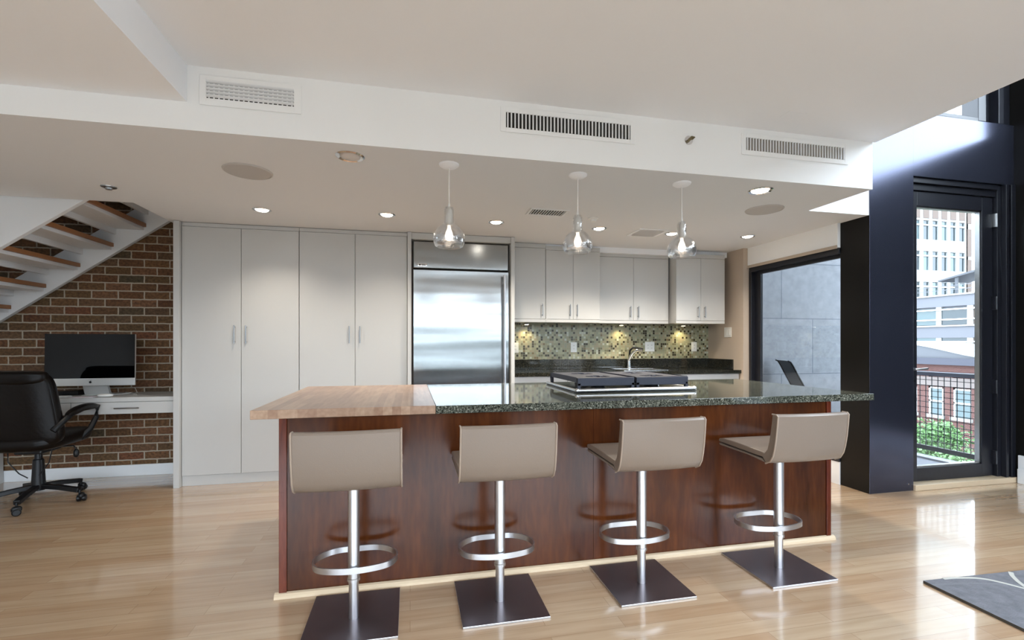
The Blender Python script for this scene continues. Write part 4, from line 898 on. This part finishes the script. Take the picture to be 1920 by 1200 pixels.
# white tower
tw = thing('office_tower', 'tall white office tower with tan panels beyond the glass door', 'building', (60, 50, -13))
YT = 46.0
bw = B().box(46, YT + 0.25, -13, 70.5, 66, 44)
for k in range(-8, 6):
    x = 63.0 + 1.45 * k; 
    if x + .9 < 70.3: bw.box(x + 0.47, YT, -13, x + 0.98, YT + 0.25, 44)
bw.box(46, YT, -13, 51, YT + 0.25, 44).box(69.5, YT, -13, 70.5, YT + 0.25, 44)
r_ = -4
zrow = []
for r_ in range(-1, 5):
    zt = 16.0 + 3.85 * (r_ - 2); zrow.append(zt)
zs = sorted(zrow)
for z in zs: bw.box(51, YT + 0.03, z - 1.7 - 1.45, 69.5, YT + 0.26, z - 1.7).box(51, YT + 0.03, z + 0.02, 69.5, YT + 0.25, z + 0.22)
bw.build('facade', M['facade_white'], tw)
for z in zs:
    for k in range(-6, 5):
        x = 63.0 + 1.45 * k
        g = M['ext_glass'] if (k * 7 + int(z)) % 3 else M['ext_glass_b']
        B().box(x - 0.45, YT + 0.16, z - 1.7, x + 0.45, YT + 0.24, z + 0.02).box(x - 0.45, YT + 0.16, z + 0.22, x + 0.45, YT + 0.24, z + 0.62).build('window', g, tw)
for (z0, z1) in ((16.95, 18.05), (1.5, 2.6)):
    for k in range(-6, 5):
        x = 63.0 + 1.45 * k; B().box(x - 0.46, YT - 0.04, z0, x + 0.46, YT + 0.03, z1).build('tan_panel', M['facade_tan'], tw)
for (z0, z1) in ((16.6, 18.05), (12.4, 15.9), (9.9, 12.0), (5.5, 9.5)): B().box(69.65, YT - 0.05, z0, 70.3, YT + 0.0, z1).build('tan_panel', M['facade_tan'], tw)

# grey terraced building
XG = 52.0
gbld = thing('grey_building', 'grey stepped building with white balcony rails beyond the glass door', 'building', (56, 36, -13))
zt = 6.05
B().box(XG + 0.3, 24, -13, 62, 44, zt).box(XG, 24, 4.95, XG + 0.3, 44, zt).box(XG, 24, 1.85, XG + 0.3, 44, 3.05).box(XG, 24, -2.2, XG + 0.3, 44, 0.1).build('facade', M['facade_grey'], gbld)
for z in (3.05, 0.1):
    y = 30.3; i = 0
    while y < 42:
        wdt = (1.9, 1.2, 2.2)[i % 3]
        fm = B().box(XG + 0.12, y, z + 0.1, XG + 0.2, y + wdt, z + 1.75)
        fm.build('window', (M['ext_glass_b'], M['facade_tan'], M['ext_glass'])[i % 3], gbld)
        B().box(XG + 0.05, y + wdt, z, XG + 0.3, y + wdt + 0.5, z + 1.9).build('pier', M['facade_white'], gbld)
        y += wdt + 0.5; i += 1
for z in (4.65, 3.65, 1.45): B().box(XG - 0.1, 26, z - 0.06, XG - 0.02, 44, z + 0.06).build('balcony_rail', M['white_trim'], gbld)
B().box(XG - 0.15, 24, 6.0, XG + 0.3, 44, 6.15).box(XG - 0.15, 24, 2.95, XG + 0.2, 44, 3.1).build('ledge', M['facade_white'], gbld)
for z in (6.6, 7.0): B().box(XG + 0.2, 26, z - 0.03, XG + 0.26, 44, z + 0.03).build('roof_rail', M['facade_grey'], gbld)
cn = B().prism([(30.5, 8.9), (37.6, 7.6), (37.6, 7.75), (30.5, 9.15)], XG + 1, XG + 5, 'x')
for y in (32.5, 36.0): cn.box(XG + 1.2, y, 6.05, XG + 1.4, y + 0.2, 8.6 if y < 34 else 7.9)
cn.build('roof_canopy', M['ext_roof'], gbld)
# brick row house
XB = 38.0
bb = thing('brick_building', 'red brick row building with dark cornice beyond the railing', 'building', (42, 26, -13))
zw0, zw1 = -4.0, -1.95
wins = [(24.85, 25.97), (26.6, 27.6), (28.4, 29.4), (22.9, 24.0)]
wl = B().box(XB + 0.25, 21, -13, 46, 31, -0.3)
ys_ = sorted(wins); prev = 21
for (a, c) in ys_: wl.box(XB, prev, -13, XB + 0.25, a, -0.9); wl.box(XB, a, -13, XB + 0.25, c, zw0); prev = c
wl.box(XB, prev, -13, XB + 0.25, 31, -0.9)
wl.box(XB, 21, -0.9, XB + 0.25, 31, -0.27)
wl.build('brick_wall', M['ext_brick'], bb)
B().box(XB - 0.08, 21, -1.85, XB + 0.02, 31, -1.2).build('lintel_band', M['ext_stone'], bb)
B().box(XB - 0.3, 21, -0.95, XB + 0.1, 31, -0.8).box(XB - 0.45, 21, -0.27, XB + 0.3, 31, 0.2).build('cornice', M['ext_dark'], bb)
for (a, c) in wins:
    wf = B().box(XB + 0.05, a, zw0, XB + 0.15, a + 0.1, zw1).box(XB + 0.05, c - 0.1, zw0, XB + 0.15, c, zw1).box(XB + 0.05, a, (zw0 + zw1) / 2 - 0.05, XB + 0.15, c, (zw0 + zw1) / 2 + 0.05).box(XB + 0.05, a, zw1 - 0.1, XB + 0.15, c, zw1).build('window_frame', M['white_trim'], bb)
    B().box(XB + 0.1, a + 0.1, zw0, XB + 0.14, c - 0.1, zw1 - 0.1).build('pane', M['ext_glass_b'], wf)
    B().box(XB - 0.12, a - 0.12, zw0 - 0.22, XB + 0.05, c + 0.12, zw0).build('sill', M['facade_white'], bb)
arc = []
for i in range(11):
    y = 24.6 + (30.5 - 24.6) * i / 10; arc.append((y, 0.35 + 1.0 * math.sin(PI * 0.5 * i / 10) ** 1.2))
B().prism([(24.4, 0.2)] + arc + [(30.5, 0.2)], XB, XB + 6, 'x').build('curved_roof', M['ext_roof'], bb)
B().prism([(p[0], p[1] + 0.05) for p in arc] + [(p[0], p[1] - 0.02) for p in reversed(arc)], XB - 0.1, XB + 6, 'x').build('roof_edge', M['facade_white'], bb)
# street tree
te = thing('street_tree', 'leafy green tree seen through the railing mesh', 'tree', (24.5, 17.3, -13))
B().tube([(24.5, 17.3, -13), (24.4, 17.2, -9), (24.6, 17.3, -5.5)], 0.18, 10).build('trunk', M['bark'], te, smooth=True)
b = B(); vs = []; fs = []; rnd = random.Random(3)
blobs = [(24.6, 17.6, -4.2, 1.9), (23.9, 16.3, -5.0, 1.7), (24.3, 18.6, -3.9, 1.2), (24.9, 16.0, -6.2, 1.9), (24.2, 17.1, -3.2, 0.8)]
for q in range(9000):
    bx_ = blobs[rnd.randrange(len(blobs))]; d_ = Vector((rnd.gauss(0, 1), rnd.gauss(0, 1), rnd.gauss(0, 1))).normalized() * bx_[3] * (rnd.random() ** 0.35)
    c_ = Vector(bx_[:3]) + d_; s_ = rnd.uniform(0.06, 0.12)
    u_ = Vector((rnd.gauss(0, 1), rnd.gauss(0, 1), rnd.gauss(0, 1))).normalized(); w_ = u_.cross(Vector((rnd.gauss(0, 1), rnd.gauss(0, 1), rnd.gauss(0, 1)))).normalized()
    k = len(vs); vs += [c_ - u_ * s_, c_ + w_ * s_ * 0.6, c_ + u_ * s_, c_ - w_ * s_ * 0.6]; fs.append((k, k + 1, k + 2, k + 3))
b.add(vs, fs).build('foliage', M['leaf'], te)
